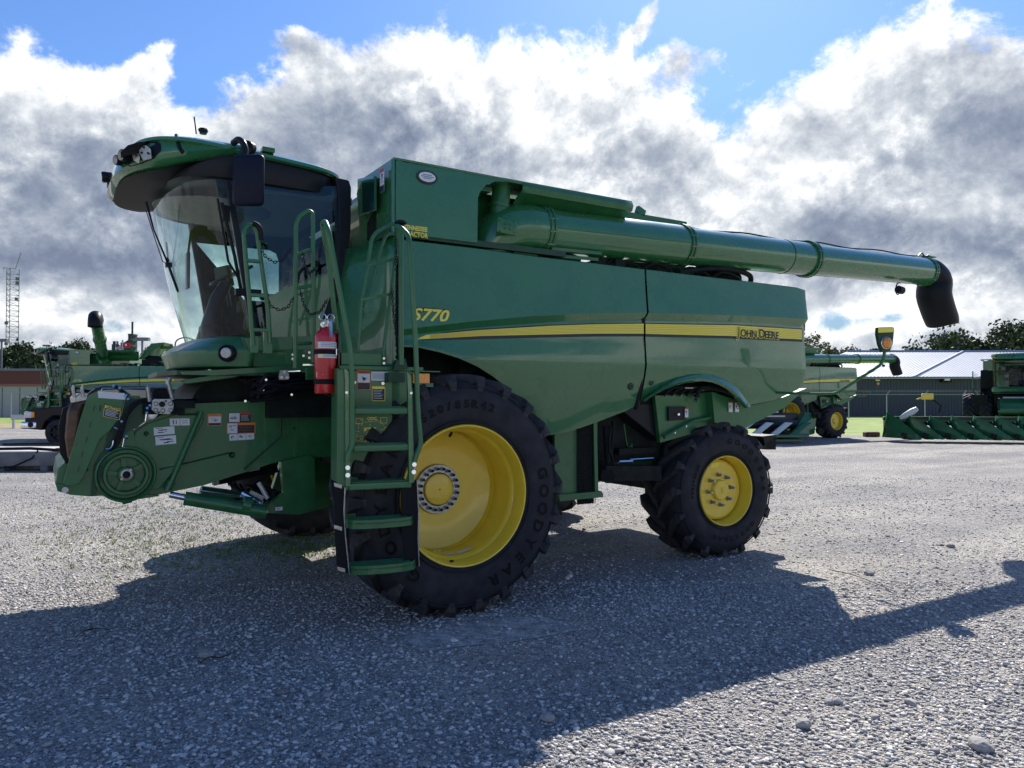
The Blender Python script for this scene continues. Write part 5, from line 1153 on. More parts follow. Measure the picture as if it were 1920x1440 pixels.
def build_extinguisher():
    base = at(610, 738, Y=.10); r_ = .078; H = .455
    e = empty('fire_extinguisher', base); tag(e, 'red fire extinguisher strapped to the platform beside the big combine\'s ladder', 'fire extinguisher')
    k = MB(); k.lathe([(.0001, 0), (r_-.006, 0), (r_, .008), (r_, H-.05), (r_*.93, H-.025), (r_*.7, H-.005), (.03, H+.012), (.022, H+.03), (.0001, H+.03)], (0, 0, 0), 'Z', 40); c = k.build('cylinder', 'redpaint', e, 40)
    k = MB(); k.cyl((0, 0, H+.02), (0, 0, H+.065), .018, 12); k.box((-.01, -.02, H+.06), (.03, .06, .03)); k.tube(rounded([(0, 0, H+.06), (.05, -.03, H+.07), (.06, -.035, H+.065)], .01), .007, 8)
    k.box((.012, -.07, H+.005), (.022, .012, .12), rot=(R(-8), 0, 0)); k.cyl((-.03, -.02, H+.04), (-.03, -.035, H+.04), .02, 16); k.build('valve', 'chrome', e, 30)
    k = MB()
    for cx_ in (-.032, .028): k.tube([Vector((cx_+.026*math.cos(t), -.03, H+.095+.022*math.sin(t))) for t in np.linspace(0, 2*math.pi, 17)[:-1]], .004, 6, closed=True)
    k.build('pull_ring', 'chrome', e)
    for z0, z1, m in ((.325, .37, 'white'), (.255, .29, 'white')):
        a0, a1 = R(-150), R(-20); rows = [[Vector(((r_+.0012)*math.cos(a), (r_+.0012)*math.sin(a), z)) for a in np.linspace(a0, a1, 18)] for z in (z0, z1)]
        k = MB(); k.grid(rows); k.build('printed_label', m, c, 60)
        k = MB()
        for j in range(3):
            zz = z0+(z1-z0)*(.25+.25*j); rows = [[Vector(((r_+.002)*math.cos(a), (r_+.002)*math.sin(a), z)) for a in np.linspace(a0+.3, a1-.3-.3*random.random(), 12)] for z in (zz, zz+.004)]; k.grid(rows)
        k.build('label_print', 'bluegrey', c, 60)
    k = MB(); rows = [[Vector(((r_+.002)*math.cos(a), (r_+.002)*math.sin(a), z)) for a in np.linspace(R(-132), R(-120), 5)] for z in (.26, .285)]; k.grid(rows); k.build('yellow_tag', 'decal_yellow', c, 60)
    k = MB(); vs = [Vector(((r_+.0015)*math.cos(a), (r_+.0015)*math.sin(a), z)) for a, z in ((R(-160), .155), (R(-160), .115), (R(-118), .135))]; k.add(vs, [(0, 1, 2)]); k.build('class_mark', 'white', c, 0)
    for z in (.30, .085):
        k = MB(); k.lathe([(r_+.001, -.018), (r_+.005, -.016), (r_+.005, .016), (r_+.001, .018)], (0, 0, z), 'Z', 36); s_ = k.build('strap', 'strap', e, 30)
        k = MB(); a = R(-38); q = Vector(((r_+.008)*math.cos(a), (r_+.008)*math.sin(a), z)); t_ = Vector((-math.sin(a), math.cos(a), 0))
        k.tube([q+t_*.014+Vector((0, 0, .022)), q-t_*.014+Vector((0, 0, .022)), q-t_*.014-Vector((0, 0, .022)), q+t_*.014-Vector((0, 0, .022))], .003, 6, closed=True); k.build('buckle', 'chrome', s_)
    k = MB(); k.box((r_+.006, .0, .21), (.012, .10, .5)); k.tube(smooth_curve([(-.02, -.05, -.004), (.04, -.03, -.02), (r_+.01, 0, 0)], 5), .004, 6); k.build('wall_bracket', 'rust', e, 0)
    return e
# ================================================================== SETTING
def nodes_of(m): m.use_nodes = True; return m.node_tree.nodes, m.node_tree.links
def gravel_material():
    m = bpy.data.materials.new('crushed_limestone'); N, L = nodes_of(m); b = N['Principled BSDF']
    tc = N.new('ShaderNodeTexCoord')
    def vor(scale, feat='F1', rnd=1.0):
        v = N.new('ShaderNodeTexVoronoi'); v.feature = feat; v.inputs['Scale'].default_value = scale; v.inputs['Randomness'].default_value = rnd; L.new(tc.outputs['Object'], v.inputs['Vector']); return v
    v1 = vor(42); v2 = vor(95); v3 = vor(17)
    # stone tone per cell
    r = N.new('ShaderNodeValToRGB'); L.new(v1.outputs['Color'], r.inputs[0])
    e = r.color_ramp.elements; e[0].position = 0; e[0].color = (.21, .20, .195, 1); e[1].position = 1; e[1].color = (.80, .76, .69, 1); q = e.new(.45); q.color = (.45, .43, .40, 1); q = e.new(.8); q.color = (.60, .575, .53, 1)
    r2 = N.new('ShaderNodeValToRGB'); L.new(v2.outputs['Color'], r2.inputs[0]); e = r2.color_ramp.elements; e[0].color = (.55, .55, .57, 1); e[1].color = (1.25, 1.23, 1.2, 1)
    mx = N.new('ShaderNodeMixRGB'); mx.blend_type = 'MULTIPLY'; mx.inputs[0].default_value = .8; L.new(r.outputs[0], mx.inputs[1]); L.new(r2.outputs[0], mx.inputs[2])
    # broad patches: fines, damp, sparse weeds
    t = N.new('ShaderNodeTexNoise'); t.inputs['Scale'].default_value = .45; t.inputs['Detail'].default_value = 8; t.inputs['Roughness'].default_value = .65; L.new(tc.outputs['Object'], t.inputs['Vector'])
    rp = N.new('ShaderNodeValToRGB'); L.new(t.outputs['Fac'], rp.inputs[0]); e = rp.color_ramp.elements; e[0].position = .36; e[0].color = (.72, .73, .76, 1); e[1].position = .66; e[1].color = (1.12, 1.10, 1.06, 1)
    mx2 = N.new('ShaderNodeMixRGB'); mx2.blend_type = 'MULTIPLY'; mx2.inputs[0].default_value = 1; L.new(mx.outputs[0], mx2.inputs[1]); L.new(rp.outputs[0], mx2.inputs[2])
    # packed wheel tracks crossing the lot
    mp = N.new('ShaderNodeMapping'); mp.inputs['Rotation'].default_value = (0, 0, R(20)); mp.inputs['Scale'].default_value = (.05, .55, 1); L.new(tc.outputs['Object'], mp.inputs['Vector'])
    tw = N.new('ShaderNodeTexNoise'); tw.inputs['Scale'].default_value = 1.6; tw.inputs['Detail'].default_value = 4; L.new(mp.outputs[0], tw.inputs['Vector'])
    rt = N.new('ShaderNodeValToRGB'); L.new(tw.outputs['Fac'], rt.inputs[0]); e = rt.color_ramp.elements; e[0].position = .42; e[0].color = (.80, .80, .82, 1); e[1].position = .58; e[1].color = (1.08, 1.07, 1.04, 1)
    mx3 = N.new('ShaderNodeMixRGB'); mx3.blend_type = 'MULTIPLY'; mx3.inputs[0].default_value = .8; L.new(mx2.outputs[0], mx3.inputs[1]); L.new(rt.outputs[0], mx3.inputs[2])
    L.new(mx3.outputs[0], b.inputs['Base Color']); b.inputs['Roughness'].default_value = .85
    def height(v, k):
        s = N.new('ShaderNodeMath'); s.operation = 'MULTIPLY'; s.inputs[1].default_value = k; L.new(v.outputs['Distance'], s.inputs[0]); return s.outputs[0]
    a = N.new('ShaderNodeMath'); a.operation = 'ADD'; L.new(height(v1, -1.0), a.inputs[0]); L.new(height(v2, -.5), a.inputs[1])
    a2 = N.new('ShaderNodeMath'); a2.operation = 'ADD'; L.new(a.outputs[0], a2.inputs[0]); L.new(height(v3, -.5), a2.inputs[1])
    a3 = N.new('ShaderNodeMath'); a3.operation = 'MULTIPLY_ADD'; a3.inputs[1].default_value = 1.5; L.new(t.outputs['Fac'], a3.inputs[0]); L.new(a2.outputs[0], a3.inputs[2])
    bp = N.new('ShaderNodeBump'); bp.inputs['Strength'].default_value = 1.0; bp.inputs['Distance'].default_value = .034; L.new(a2.outputs[0], bp.inputs['Height']); L.new(bp.outputs[0], b.inputs['Normal'])
    return m
M['gravel'] = gravel_material()
def stone_material():
    m = bpy.data.materials.new('loose_stone'); N, L = nodes_of(m); b = N['Principled BSDF']
    at_ = N.new('ShaderNodeAttribute'); at_.attribute_name = 'tone'
    r = N.new('ShaderNodeValToRGB'); L.new(at_.outputs['Fac'], r.inputs[0]); e = r.color_ramp.elements; e[0].color = (.23, .22, .215, 1); e[1].color = (.85, .81, .75, 1); q = e.new(.5); q.color = (.49, .47, .445, 1)
    tc = N.new('ShaderNodeTexCoord'); t = N.new('ShaderNodeTexNoise'); t.inputs['Scale'].default_value = 120; L.new(tc.outputs['Object'], t.inputs['Vector'])
    mx = N.new('ShaderNodeMixRGB'); mx.blend_type = 'MULTIPLY'; mx.inputs[0].default_value = .35; L.new(r.outputs[0], mx.inputs[1]); L.new(t.outputs['Fac'], mx.inputs[2]); L.new(mx.outputs[0], b.inputs['Base Color']); b.inputs['Roughness'].default_value = .8
    return m
M['stone'] = stone_material()
M['fines'] = mat('pale_stone_dust', (.42, .42, .40), .95, noise=.3, nscale=40, bump=.6, bscale=120, tint2=(.60, .59, .56))
def patchy(m, scale, lo, hi):
    N, L = nodes_of(m); b = N['Principled BSDF']; o = [x for x in N if x.type == 'OUTPUT_MATERIAL'][0]
    t = N.new('ShaderNodeTexNoise'); t.inputs['Scale'].default_value = scale; t.inputs['Detail'].default_value = 9; t.inputs['Roughness'].default_value = .75
    tc = N.new('ShaderNodeTexCoord'); L.new(tc.outputs['Object'], t.inputs['Vector']); mr = N.new('ShaderNodeMapRange'); L.new(t.outputs['Fac'], mr.inputs[0]); mr.inputs[1].default_value = lo; mr.inputs[2].default_value = hi
    tr = N.new('ShaderNodeBsdfTransparent'); mx = N.new('ShaderNodeMixShader'); L.new(mr.outputs[0], mx.inputs[0]); L.new(tr.outputs[0], mx.inputs[1]); L.new(b.outputs[0], mx.inputs[2]); L.new(mx.outputs[0], o.inputs[0])
patchy(M['fines'], 7, .34, .56)
M['grass'] = mat('mown_grass', (.15, .25, .03), .9, noise=.35, nscale=.8, tint2=(.26, .34, .06), bump=.6, bscale=30)
M['drygrass'] = mat('dry_grass', (.30, .24, .12), .95, noise=.3, nscale=2.5, bump=.8, bscale=25)
M['leaf'] = mat('foliage', (.035, .075, .02), .7, noise=.6, nscale=1.2, tint2=(.09, .13, .035))
M['leaf2'] = mat('pale_foliage', (.12, .13, .05), .7, noise=.5, nscale=1.5, tint2=(.2, .19, .09))
M['bark'] = mat('bark', (.06, .045, .035), .9, noise=.4, nscale=5)
M['brick'] = mat('red_brick', (.13, .05, .04), .85, noise=.15, nscale=20)
M['shedwall'] = mat('charcoal_cladding', (.078, .086, .104), .7, noise=.06, nscale=4)
M['roofmetal'] = mat('galvalume_roof', (.50, .51, .53), .5, metal=.2, noise=.06, nscale=.6)
M['palewall'] = mat('pale_metal_wall', (.42, .41, .40), .6, noise=.08)
M['concrete'] = mat('concrete', (.38, .37, .35), .85, noise=.15, nscale=3)
M['wood'] = mat('weathered_timber', (.17, .17, .175), .8, noise=.35, nscale=3, bump=.4, bscale=20)
M['woodtop'] = mat('pale_timber', (.52, .50, .46), .8, noise=.2, nscale=4, bump=.3)  # deck boards, paler than the side boards and runners
M['truckpaint'] = mat('dark_maroon_paint', (.010, .0025, .008), .35, coat=.1, spec=.25, noise=.15, nscale=5)
M['farsteel'] = mat('distant_steel', (.16, .18, .20), .7)
M['plant'] = mat('dark_plant_steel', (.035, .042, .055), .8)
M['redtrim'] = mat('faded_red_trim', (.30, .12, .10), .8)
M['flagred'] = mat('red_flag_cloth', (.65, .04, .04), .8)
M['flagblue'] = mat('blue_flag_cloth', (.03, .05, .2), .8)
M['asphalt'] = mat('road_surface', (.22, .22, .23), .9, noise=.1)
M['tarp'] = mat('header_black', (.012, .014, .018), .4, noise=.3, nscale=6)
M['plastic_green'] = mat('green_poly', (.020, .12, .045), .35, noise=.2, nscale=4, coat=.3)
M['plastic_dgreen'] = mat('dark_green_poly', (.008, .05, .02), .4, noise=.3, nscale=4)
M['polywhite'] = mat('sun_bleached_poly', (.55, .6, .55), .4)
M['lens'] = mat('clear_lens', (.7, .68, .62), .15, coat=1)
def build_setting():
    # ground, reaching the horizon
    k = MB(); S_ = 1500; c = CAMP
    k.add([(c.x-S_, c.y-S_, -.012), (c.x+S_, c.y-S_, -.012), (c.x+S_, c.y+S_, -.012), (c.x-S_, c.y+S_, -.012)], [(0, 1, 2, 3)]); tag(k.build('ground', 'grass', None, 0), kind='structure')
    # gravel lot
    edge = [(-120, 58), (-70, 47), (-40, 43), (-20, 41), (0, 39), (10, 36), (16, 34), (22, 33.2), (30, 33), (45, 32), (90, 30)]
    fine = []
    for i in range(len(edge)-1):
        for u in np.linspace(0, 1, 12)[:-1]: fine.append((edge[i][0]*(1-u)+edge[i+1][0]*u, edge[i][1]*(1-u)+edge[i+1][1]*u+random.uniform(-.35, .35)))
    fine.append(edge[-1]); poly = [camspace(x, z, 0) for x, z in fine]+[camspace(90, -60, 0), camspace(-120, -60, 0)]
    k = MB(); k.add(poly, [tuple(t) for t in tessellate_polygon([poly])]); tag(k.build('gravel_lot', 'gravel', None, 0), kind='structure')
    # dry verge at the left edge of the lot
    rim = [(-60, 45), (-45, 43), (-30, 42), (-22, 41.5)]; far = [(-22, 47), (-30, 49), (-45, 50), (-60, 52)]
    pl = [camspace(x, z, .004) for x, z in rim+far]; k = MB(); k.add(pl, [tuple(t) for t in tessellate_polygon([pl])]); tag(k.build('dry_verge', 'drygrass', None, 0), kind='structure')
    pl = [camspace(x, z, .002) for x, z in ((-60, 66), (10, 66), (10, 71), (-60, 71))]; k = MB(); k.add(pl, [(0, 1, 2, 3)]); tag(k.build('road', 'asphalt', None, 0), kind='structure')
    pl = [at(x, y, Z=.006) for x, y in ((757, 1195), (795, 1183), (870, 1172), (950, 1158), (1020, 1156), (1055, 1166), (1086, 1181), (1030, 1192), (960, 1203), (860, 1212), (790, 1223), (772, 1210))]; k = MB(); k.add(pl, [tuple(t) for t in tessellate_polygon([pl])]); tag(k.build('dusty_patch', 'fines', None, 0), kind='structure')
    # loose stones: one mesh of many small angular stones
    phi = (1+5**.5)/2
    iv = np.array([(-1, phi, 0), (1, phi, 0), (-1, -phi, 0), (1, -phi, 0), (0, -1, phi), (0, 1, phi), (0, -1, -phi), (0, 1, -phi), (phi, 0, -1), (phi, 0, 1), (-phi, 0, -1), (-phi, 0, 1)], float); iv /= np.linalg.norm(iv[0])
    it = np.array([(0, 11, 5), (0, 5, 1), (0, 1, 7), (0, 7, 10), (0, 10, 11), (1, 5, 9), (5, 11, 4), (11, 10, 2), (10, 7, 6), (7, 1, 8), (3, 9, 4), (3, 4, 2), (3, 2, 6), (3, 6, 8), (3, 8, 9), (4, 9, 5), (2, 4, 11), (6, 2, 10), (8, 6, 7), (9, 8, 1)])
    def stones(n, zmin, zmax, smin, smax, pw=2.5):
        z = zmin+(zmax-zmin)*rng.random(n)**1.15; x = (rng.random(n)*2-1)*(z*.74+.35)
        s = smin+(smax-smin)*rng.random(n)**pw
        fld = sum(np.sin(x*a+z*b+c)*w for a, b, c, w in ((1.3, .9, 0, 1), (-.7, 1.9, 2, .8), (3.1, -1.2, 4, .6), (2.2, 3.3, 1, .5)))
        keep = rng.random(n) < (.72+.20*fld); x, z, s = x[keep], z[keep], s[keep]; n = len(x)
        c_, s_ = math.cos(TH), math.sin(TH)
        P0 = np.stack([CAMP.x+x*c_+z*s_, CAMP.y-x*s_+z*c_, s*.18], 1)
        sc = np.stack([s*(.7+.6*rng.random(n)), s*(.6+.5*rng.random(n)), s*(.35+.35*rng.random(n))], 1)
        jit = 1+.75*(rng.random((n, 12, 1))-.5)
        V = iv[None]*jit*sc[:, None]; a = rng.random(n)*6.28; ca, sa = np.cos(a)[:, None], np.sin(a)[:, None]
        X = V[:, :, 0]*ca-V[:, :, 1]*sa; Y = V[:, :, 0]*sa+V[:, :, 1]*ca; t = (rng.random(n)-.5)[:, None]*.7
        Z = V[:, :, 2]+X*t; V = np.stack([X, Y, Z], 2)+P0[:, None]
        F = it[None]+(np.arange(n)*12)[:, None, None]; tone = np.repeat(rng.random(n), 20)
        return V.reshape(-1, 3), F.reshape(-1, 3), tone
    sets = [stones(90000, 2.2, 7.0, .0045, .018, 2.2), stones(42000, 6.0, 16, .007, .018), stones(450, 2.3, 14, .018, .034, 2)]
    V = []; F = []; T = []; o = 0
    for v, f, t in sets: V.append(v); F.append(f+o); T.append(t); o += len(v)
    V = np.concatenate(V); F = np.concatenate(F); T = np.concatenate(T)
    me = bpy.data.meshes.new('loose_gravel'); me.vertices.add(len(V)); me.vertices.foreach_set('co', V.ravel()); me.loops.add(F.size); me.loops.foreach_set('vertex_index', F.ravel().astype(np.int32))
    me.polygons.add(len(F)); me.polygons.foreach_set('loop_start', np.arange(0, F.size, 3, dtype=np.int32)); me.polygons.foreach_set('loop_total', np.full(len(F), 3, dtype=np.int32)); me.update(calc_edges=True); me.validate()
    at_ = me.attributes.new('tone', 'FLOAT', 'FACE'); at_.data.foreach_set('value', T.astype(np.float32)); me.materials.append(M['stone'])
    ob = bpy.data.objects.new('loose_gravel', me); COL.objects.link(ob); tag(ob, 'loose light grey crushed stone scattered over the lot', kind='stuff')
    # sparse weeds in the gravel
    k = MB()
    for i in range(2600):
        cl = random.choice([(-3.4, 8.2, 1.6), (-4.6, 9.6, 1.8), (-2.4, 8.6, 1.0), (-5.5, 12, 2.5), (-.9, 11, 1.5)])
        x = random.gauss(cl[0], cl[2]*.5); z = random.gauss(cl[1], cl[2]*.45); p = camspace(x, z, 0)
        for j in range(4):
            a = random.random()*6.28; h = random.uniform(.015, .045); w = .005; q = p+Vector((random.uniform(-.03, .03), random.uniform(-.03, .03), 0)); d = Vector((math.cos(a), math.sin(a), 0))
            k.add([q-d.cross(Vector((0, 0, 1)))*w, q+d.cross(Vector((0, 0, 1)))*w, q+d*h*.7+Vector((0, 0, h))], [(0, 1, 2)])
    tag(k.build('weeds', 'grass', None, 0), 'sparse low green weeds growing through the gravel', kind='stuff')
def tree(name, cx, cz, H, spread, label, group=None, m='leaf', trunk=.35, low=.35, leaves=2600, ls=.35, seed=0, clumps=16):
    rr = random.Random(seed); root = empty(name, camspace(cx, cz, 0)); tag(root, label, 'tree', group)
    tb = MB(); th = H*low*1.3; tb.tube([(0, 0, 0), (.1, 0, th*.5), (0, .1, th), (.1, .1, H*.8)], [trunk, trunk*.75, trunk*.55, trunk*.15], 8)
    cl = []
    for i in range(clumps):
        a = rr.random()*6.28; u = rr.random(); z = H*(low+(1-low)*u*.92); w = spread*(math.sin(math.pi*min(1, .18+u*.78))**.7)*rr.uniform(.35, .95)
        c = Vector((w*math.cos(a), w*math.sin(a), z)); cl.append((c, spread*rr.uniform(.22, .42)))
        s = Vector((0, 0, z*.6)); tb.tube([s, (s+c)/2+Vector((0, 0, -.1)), c], [trunk*.3, trunk*.18, trunk*.05], 5)
    tb.build('trunk', 'bark', root)
    k = MB(); vs = []; fs = []
    for i in range(leaves):
        c, r_ = cl[rr.randrange(len(cl))]; d = Vector((rr.gauss(0, 1), rr.gauss(0, 1), rr.gauss(0, .75))); d = d.normalized()*r_*rr.random()**.4*rr.uniform(.7, 1.15)
        p = c+d; s = ls*rr.uniform(.4, 1.0); u = Vector((rr.gauss(0, 1), rr.gauss(0, 1), rr.gauss(0, 1))).normalized(); v = u.cross(Vector((rr.gauss(0, 1), rr.gauss(0, 1), rr.gauss(0, 1)))).normalized()
        o = len(vs); vs += [p-u*s*.5, p+v*s*.3, p+u*s*.5, p-v*s*.3]; fs.append((o, o+1, o+2, o+3))
    k.add(vs, fs); k.build('crown', m, root, 0); return root
def fence(name, p0, p1, h, n, label, arms=True, mesh=True):
    root = empty(name, p0); d = Vector(p1)-Vector(p0); tag(root, label, 'fence'); L_ = d.length; u = d.normalized(); nn = u.cross(Vector((0, 0, 1)))
    for i in range(n+1):
        q = u*(L_*i/n); k = MB(); k.cyl(q, q+Vector((0, 0, h)), .04, 6)
        if arms: k.cyl(q+Vector((0, 0, h)), q+u*.28+Vector((0, 0, h+.33)), .03, 5)
        k.build('post', 'galv', root)
    k = MB()
    for z in (h, .1): k.cyl((0, 0, z), u*L_+Vector((0, 0, z)), .022, 5)
    if arms:
        for z, o in ((h+.33, .28), (h+.22, .18)): k.cyl(u*o+Vector((0, 0, z)), u*(L_+o)+Vector((0, 0, z)), .008, 4)
    k.build('rail', 'galv', root)
    return root
def build_far():
    # ---------------------------------------------------------- shed on the right
    Z0, Z1 = 69.0, 79.0; ev, rg = 3.55, 6.55; xl, xr_ = 25.0, 66.0; off = 10.5
    sh = empty('metal_shed', camspace(xl, Z0, 0)); base = camspace(xl, Z0, 0); tag(sh, 'long low shed with charcoal walls and a silvery ribbed metal roof beyond the fence', 'shed')
    q = lambda x, z, h: camspace(x, z, h)-base
    k = MB(); A, B, C_, D = q(xl, Z0, 0), q(xr_, Z0, 0), q(xr_+18, Z1+9, 0), q(xl+18, Z1+9, 0)
    k.prism([A, B, C_, D], (0, 0, ev)); k.build('wall', 'shedwall', sh, 0)
    k = MB(); nrm = (A-D).normalized()
    for i in range(140):
        x = xl+(xr_-xl)*i/139; k.box(q(x, Z0-.03, ev/2), (.05, .02, ev-.05), rot=(0, 0, -TH))
    k.build('wall_ribs', 'shedwall', sh, 0)
    k = MB(); e0, e1, r1, r0 = q(xl-.6, Z0-.5, ev), q(xr_, Z0-.5, ev), q(xr_+off, Z1, rg), q(xl+off, Z1, rg)
    k.prism([e0, e1, r1, r0], (0, 0, -.12)); b1, b0 = q(xr_+off*2, Z1+9, ev), q(xl+off*2, Z1+9, ev); k.prism([r0, r1, b1, b0], (0, 0, -.12)); rf = k.build('roof', 'roofmetal', sh, 0)
    k = MB(); n = 120
    for i in range(n+1):
        t = i/n; k.tube([e0.lerp(e1, t)+Vector((0, 0, .01)), r0.lerp(r1, t)+Vector((0, 0, .01))], .03, 4)
    k.build('roof_ribs', 'roofmetal', rf, 0)
    k = MB(); k.tube([r0+Vector((0, 0, .05)), r1+Vector((0, 0, .05))], .12, 6); k.tube([e0, e1], .08, 6); t_ = .30; k.tube([e0.lerp(e1, t_)+Vector((0, 0, .06)), r0.lerp(r1, t_)+Vector((0, 0, .06))], .1, 5); k.build('roof_flashing', 'galv', rf, 0)
    k = MB(); k.box(q((1771-960)/1400*Z0, Z0-.25, 1.72+(745-712)/1400*Z0), (.9, .3, .45), rot=(0, 0, -TH)); k.build('wall_lamp', 'black', sh, 0)
    k = MB(); k.box(q((1771-960)/1400*Z0, Z0-.42, 1.72+(745-712)/1400*Z0), (.5, .1, .18), rot=(0, 0, -TH)); k.build('lamp_glass', 'lens', sh, 0)
    fence('security_fence', camspace(24, 60, 0), camspace(54, 59, 0), 1.95, 10, 'grey security fence with angled barbed wire arms in front of the long shed')
    # ---------------------------------------------------------- left: brick building, pale store, fence
    bb = empty('brick_building', camspace(-62, 78, 0)); tag(bb, 'low dark red brick building at the left edge below the mast', 'building')
    k = MB(); k.box((14, 6, 2.25), (32, 12, 4.5), rot=None); k.build('wall', 'brick', bb, 0); k = MB(); k.box((14, 6, 4.6), (32.4, 12.4, .25)); k.build('roof_edge', 'farsteel', bb, 0)
    bb.rotation_euler = (0, 0, -TH)
    st = empty('pale_store', camspace(-58, 66, 0), -TH); tag(st, 'pale flat metal store wall in front of the brick building', 'building')
    k = MB(); k.box((11, 2, 1.35), (24, 4, 2.7)); k.build('wall', 'palewall', st, 0); k = MB(); k.box((11, 2, 2.8), (24.4, 4.4, .2)); k.build('roof_edge', 'redtrim', st, 0)
    k = MB()
    for i in range(16): k.box((-1+1.55*i, -.02, 1.3), (.05, .04, 2.6))
    k.build('wall_joint', 'farsteel', st, 0)
    fence('chain_link_fence', camspace(-50, 60, 0), camspace(6, 64, 0), 2.1, 18, 'thin grey wire fence across the grass at the left', arms=False)
    wh = empty('distant_warehouse', camspace(-44, 104, 0), -TH); tag(wh, 'long low brown building far away, seen under the big combine\'s cab', 'building')
    k = MB(); k.box((14, 3, 1.4), (34, 6, 2.8)); k.build('wall', 'brick', wh, 0); k = MB(); k.box((14, 3, 2.95), (34.5, 6.6, .3)); k.build('roof', 'palewall', wh, 0)
    gr = empty('guard_rail', camspace(-27.6, 41.2, 0), -TH); tag(gr, 'short low grey steel barrier standing on the grass left of the pickup', 'barrier')
    k = MB(); k.box((.45, 0, .62), (.95, .06, .28)); k.build('beam', 'galv', gr, 0, bev=.02)
    for x in (.08, .8): k = MB(); k.box((x, .06, .35), (.1, .1, .75)); k.build('post', 'galv', gr, 0)
    # mast
    def mast(px, ytop, ybot, Zd, w, label):
        x = (px-960)/FPX*Zd; H = 1.72+(745-ytop)/FPX*Zd; root = empty('lattice_mast', camspace(x, Zd, 0), .3); tag(root, label, 'mast')
        k = MB(); legs = [Vector((w*math.cos(a), w*math.sin(a), 0)) for a in (0, 2.09, 4.19)]
        for l in legs: k.cyl(l, l+Vector((0, 0, H)), .07, 5)
        n = 26
        for i in range(n):
            z0, z1 = H*i/n, H*(i+1)/n
            for j in range(3): a, b_ = legs[j], legs[(j+1) % 3]; k.cyl(a+Vector((0, 0, z0)), b_+Vector((0, 0, z0)), .035, 4); k.cyl(a+Vector((0, 0, z0)), b_+Vector((0, 0, z1)), .03, 4)
        k.build('lattice', 'farsteel', root, 0)
        k = MB(); k.cyl((-1.6, 0, H), (.6, 0, H), .07, 5); k.cyl((.6, 0, H), (1.5, 0, H+3.4), .06, 5); k.cyl((-1.3, 0, H), (-1.5, 0, H-.4), .05, 5)
        for (z, d) in ((H*.93, .9), (H*.90, .9), (H*.78, .8), (H*.6, -.9), (H*.45, -.9)): k.box((d, 0, z), (.5, .4, .6))
        k.build('antenna', 'farsteel', root, 0)
    mast(20, 503, 648, 150, 1.25, 'tall slim lattice radio mast with side antennas at far left')
    # industrial tower
    Zd = 230; x = (240-960)/FPX*Zd; tw = empty('industrial_tower', camspace(x, Zd, 0), -TH); tag(tw, 'dark distant plant tower with platforms on the skyline behind the red flag', 'tower')
    sc = Zd/FPX
    k = MB(); k.box((0, 0, 9), (17*sc, 4, 19)); k.box((8*sc, 0, 10), (5*sc, 4, 22)); k.box((-24*sc, 0, 9), (5*sc, 3, 18)); k.build('tower_body', 'plant', tw, 0)
    k = MB()
    for i in range(6): k.box((8*sc, 0, 12+i*1.8), (9*sc, 3, .4)); k.box((-6*sc+i*2*sc, -.5, 18+.2*i), (.4, .4, 1.2))
    for xx in (-26, -22): k.cyl((xx*sc, 0, 0), (xx*sc, 0, 19), .5, 6)
    for i in range(7): k.box((-24*sc, 0, 5+i*2), (7*sc, 2, .4))
    k.cyl((7*sc, 0, 18), (7*sc, 0, 25), .3, 5); k.build('tower_gantry', 'plant', tw, 0)
    # flags
    def flag(px, py, Zd, label, us):
        x = (px-960)/FPX*Zd; h = 1.72+(745-py)/FPX*Zd; root = empty('flag_on_pole', camspace(x, Zd, 0), -TH); tag(root, label, 'flag')
        k = MB(); k.cyl((0, 0, 0), (0, 0, h+.3), .09, 6); k.build('pole', 'galv', root)
        k = MB(); w_, hh = (.95, .6); nx = 12
        for r_ in range(7):
            rows = []
            for z in (h-hh*r_/7, h-hh*(r_+1)/7): rows.append([Vector((w_*i/nx, .12*math.sin(i*.9), z-.10*i/nx*(3 if us else .5))) for i in range(nx+1)])
            k.grid(rows, mi=(r_ % 2 if us else 0))
        k.build('cloth', ['flagred', 'white'], root, 0)
        if us: k = MB(); k.box((.2, -.16, h-.17), (.38, .02, .3)); k.build('canton', 'flagblue', root, 0)
        else: k = MB(); k.lathe([(.0001, 0), (.12, 0)], (.48, -.2, h-.3), 'Y', 16); k.build('emblem', 'white', root, 0)
    flag(217, 645, 85, 'small striped flag with blue canton drooping on a far pole', True)
    flag(229, 642, 85, 'small red flag with white emblem flying on a far pole', False)
    def lampost(px, py, Zd, label):
        x = (px-960)/FPX*Zd; h = 1.72+(745-py)/FPX*Zd; root = empty('lamp_post', camspace(x, Zd, 0), -TH); tag(root, label, 'lamp post', 'lamp posts on the skyline')
        k = MB(); k.cyl((0, 0, 0), (0, 0, h), .11, 6); k.build('pole', 'farsteel', root); k = MB(); k.box((0, 0, h), (1.5, .5, .35)); k.build('lamp_head', 'farsteel', root, 0)
    lampost(266, 636, 80, 'lamp post between the red flag and the curved pipe'); lampost(317, 656, 120, 'small lamp post just left of the big cab\'s nose'); lampost(2, 638, 90, 'lamp post cut by the left edge of the photo'); lampost(87, 648, 150, 'tiny double-headed lamp post above the left combine\'s roof')
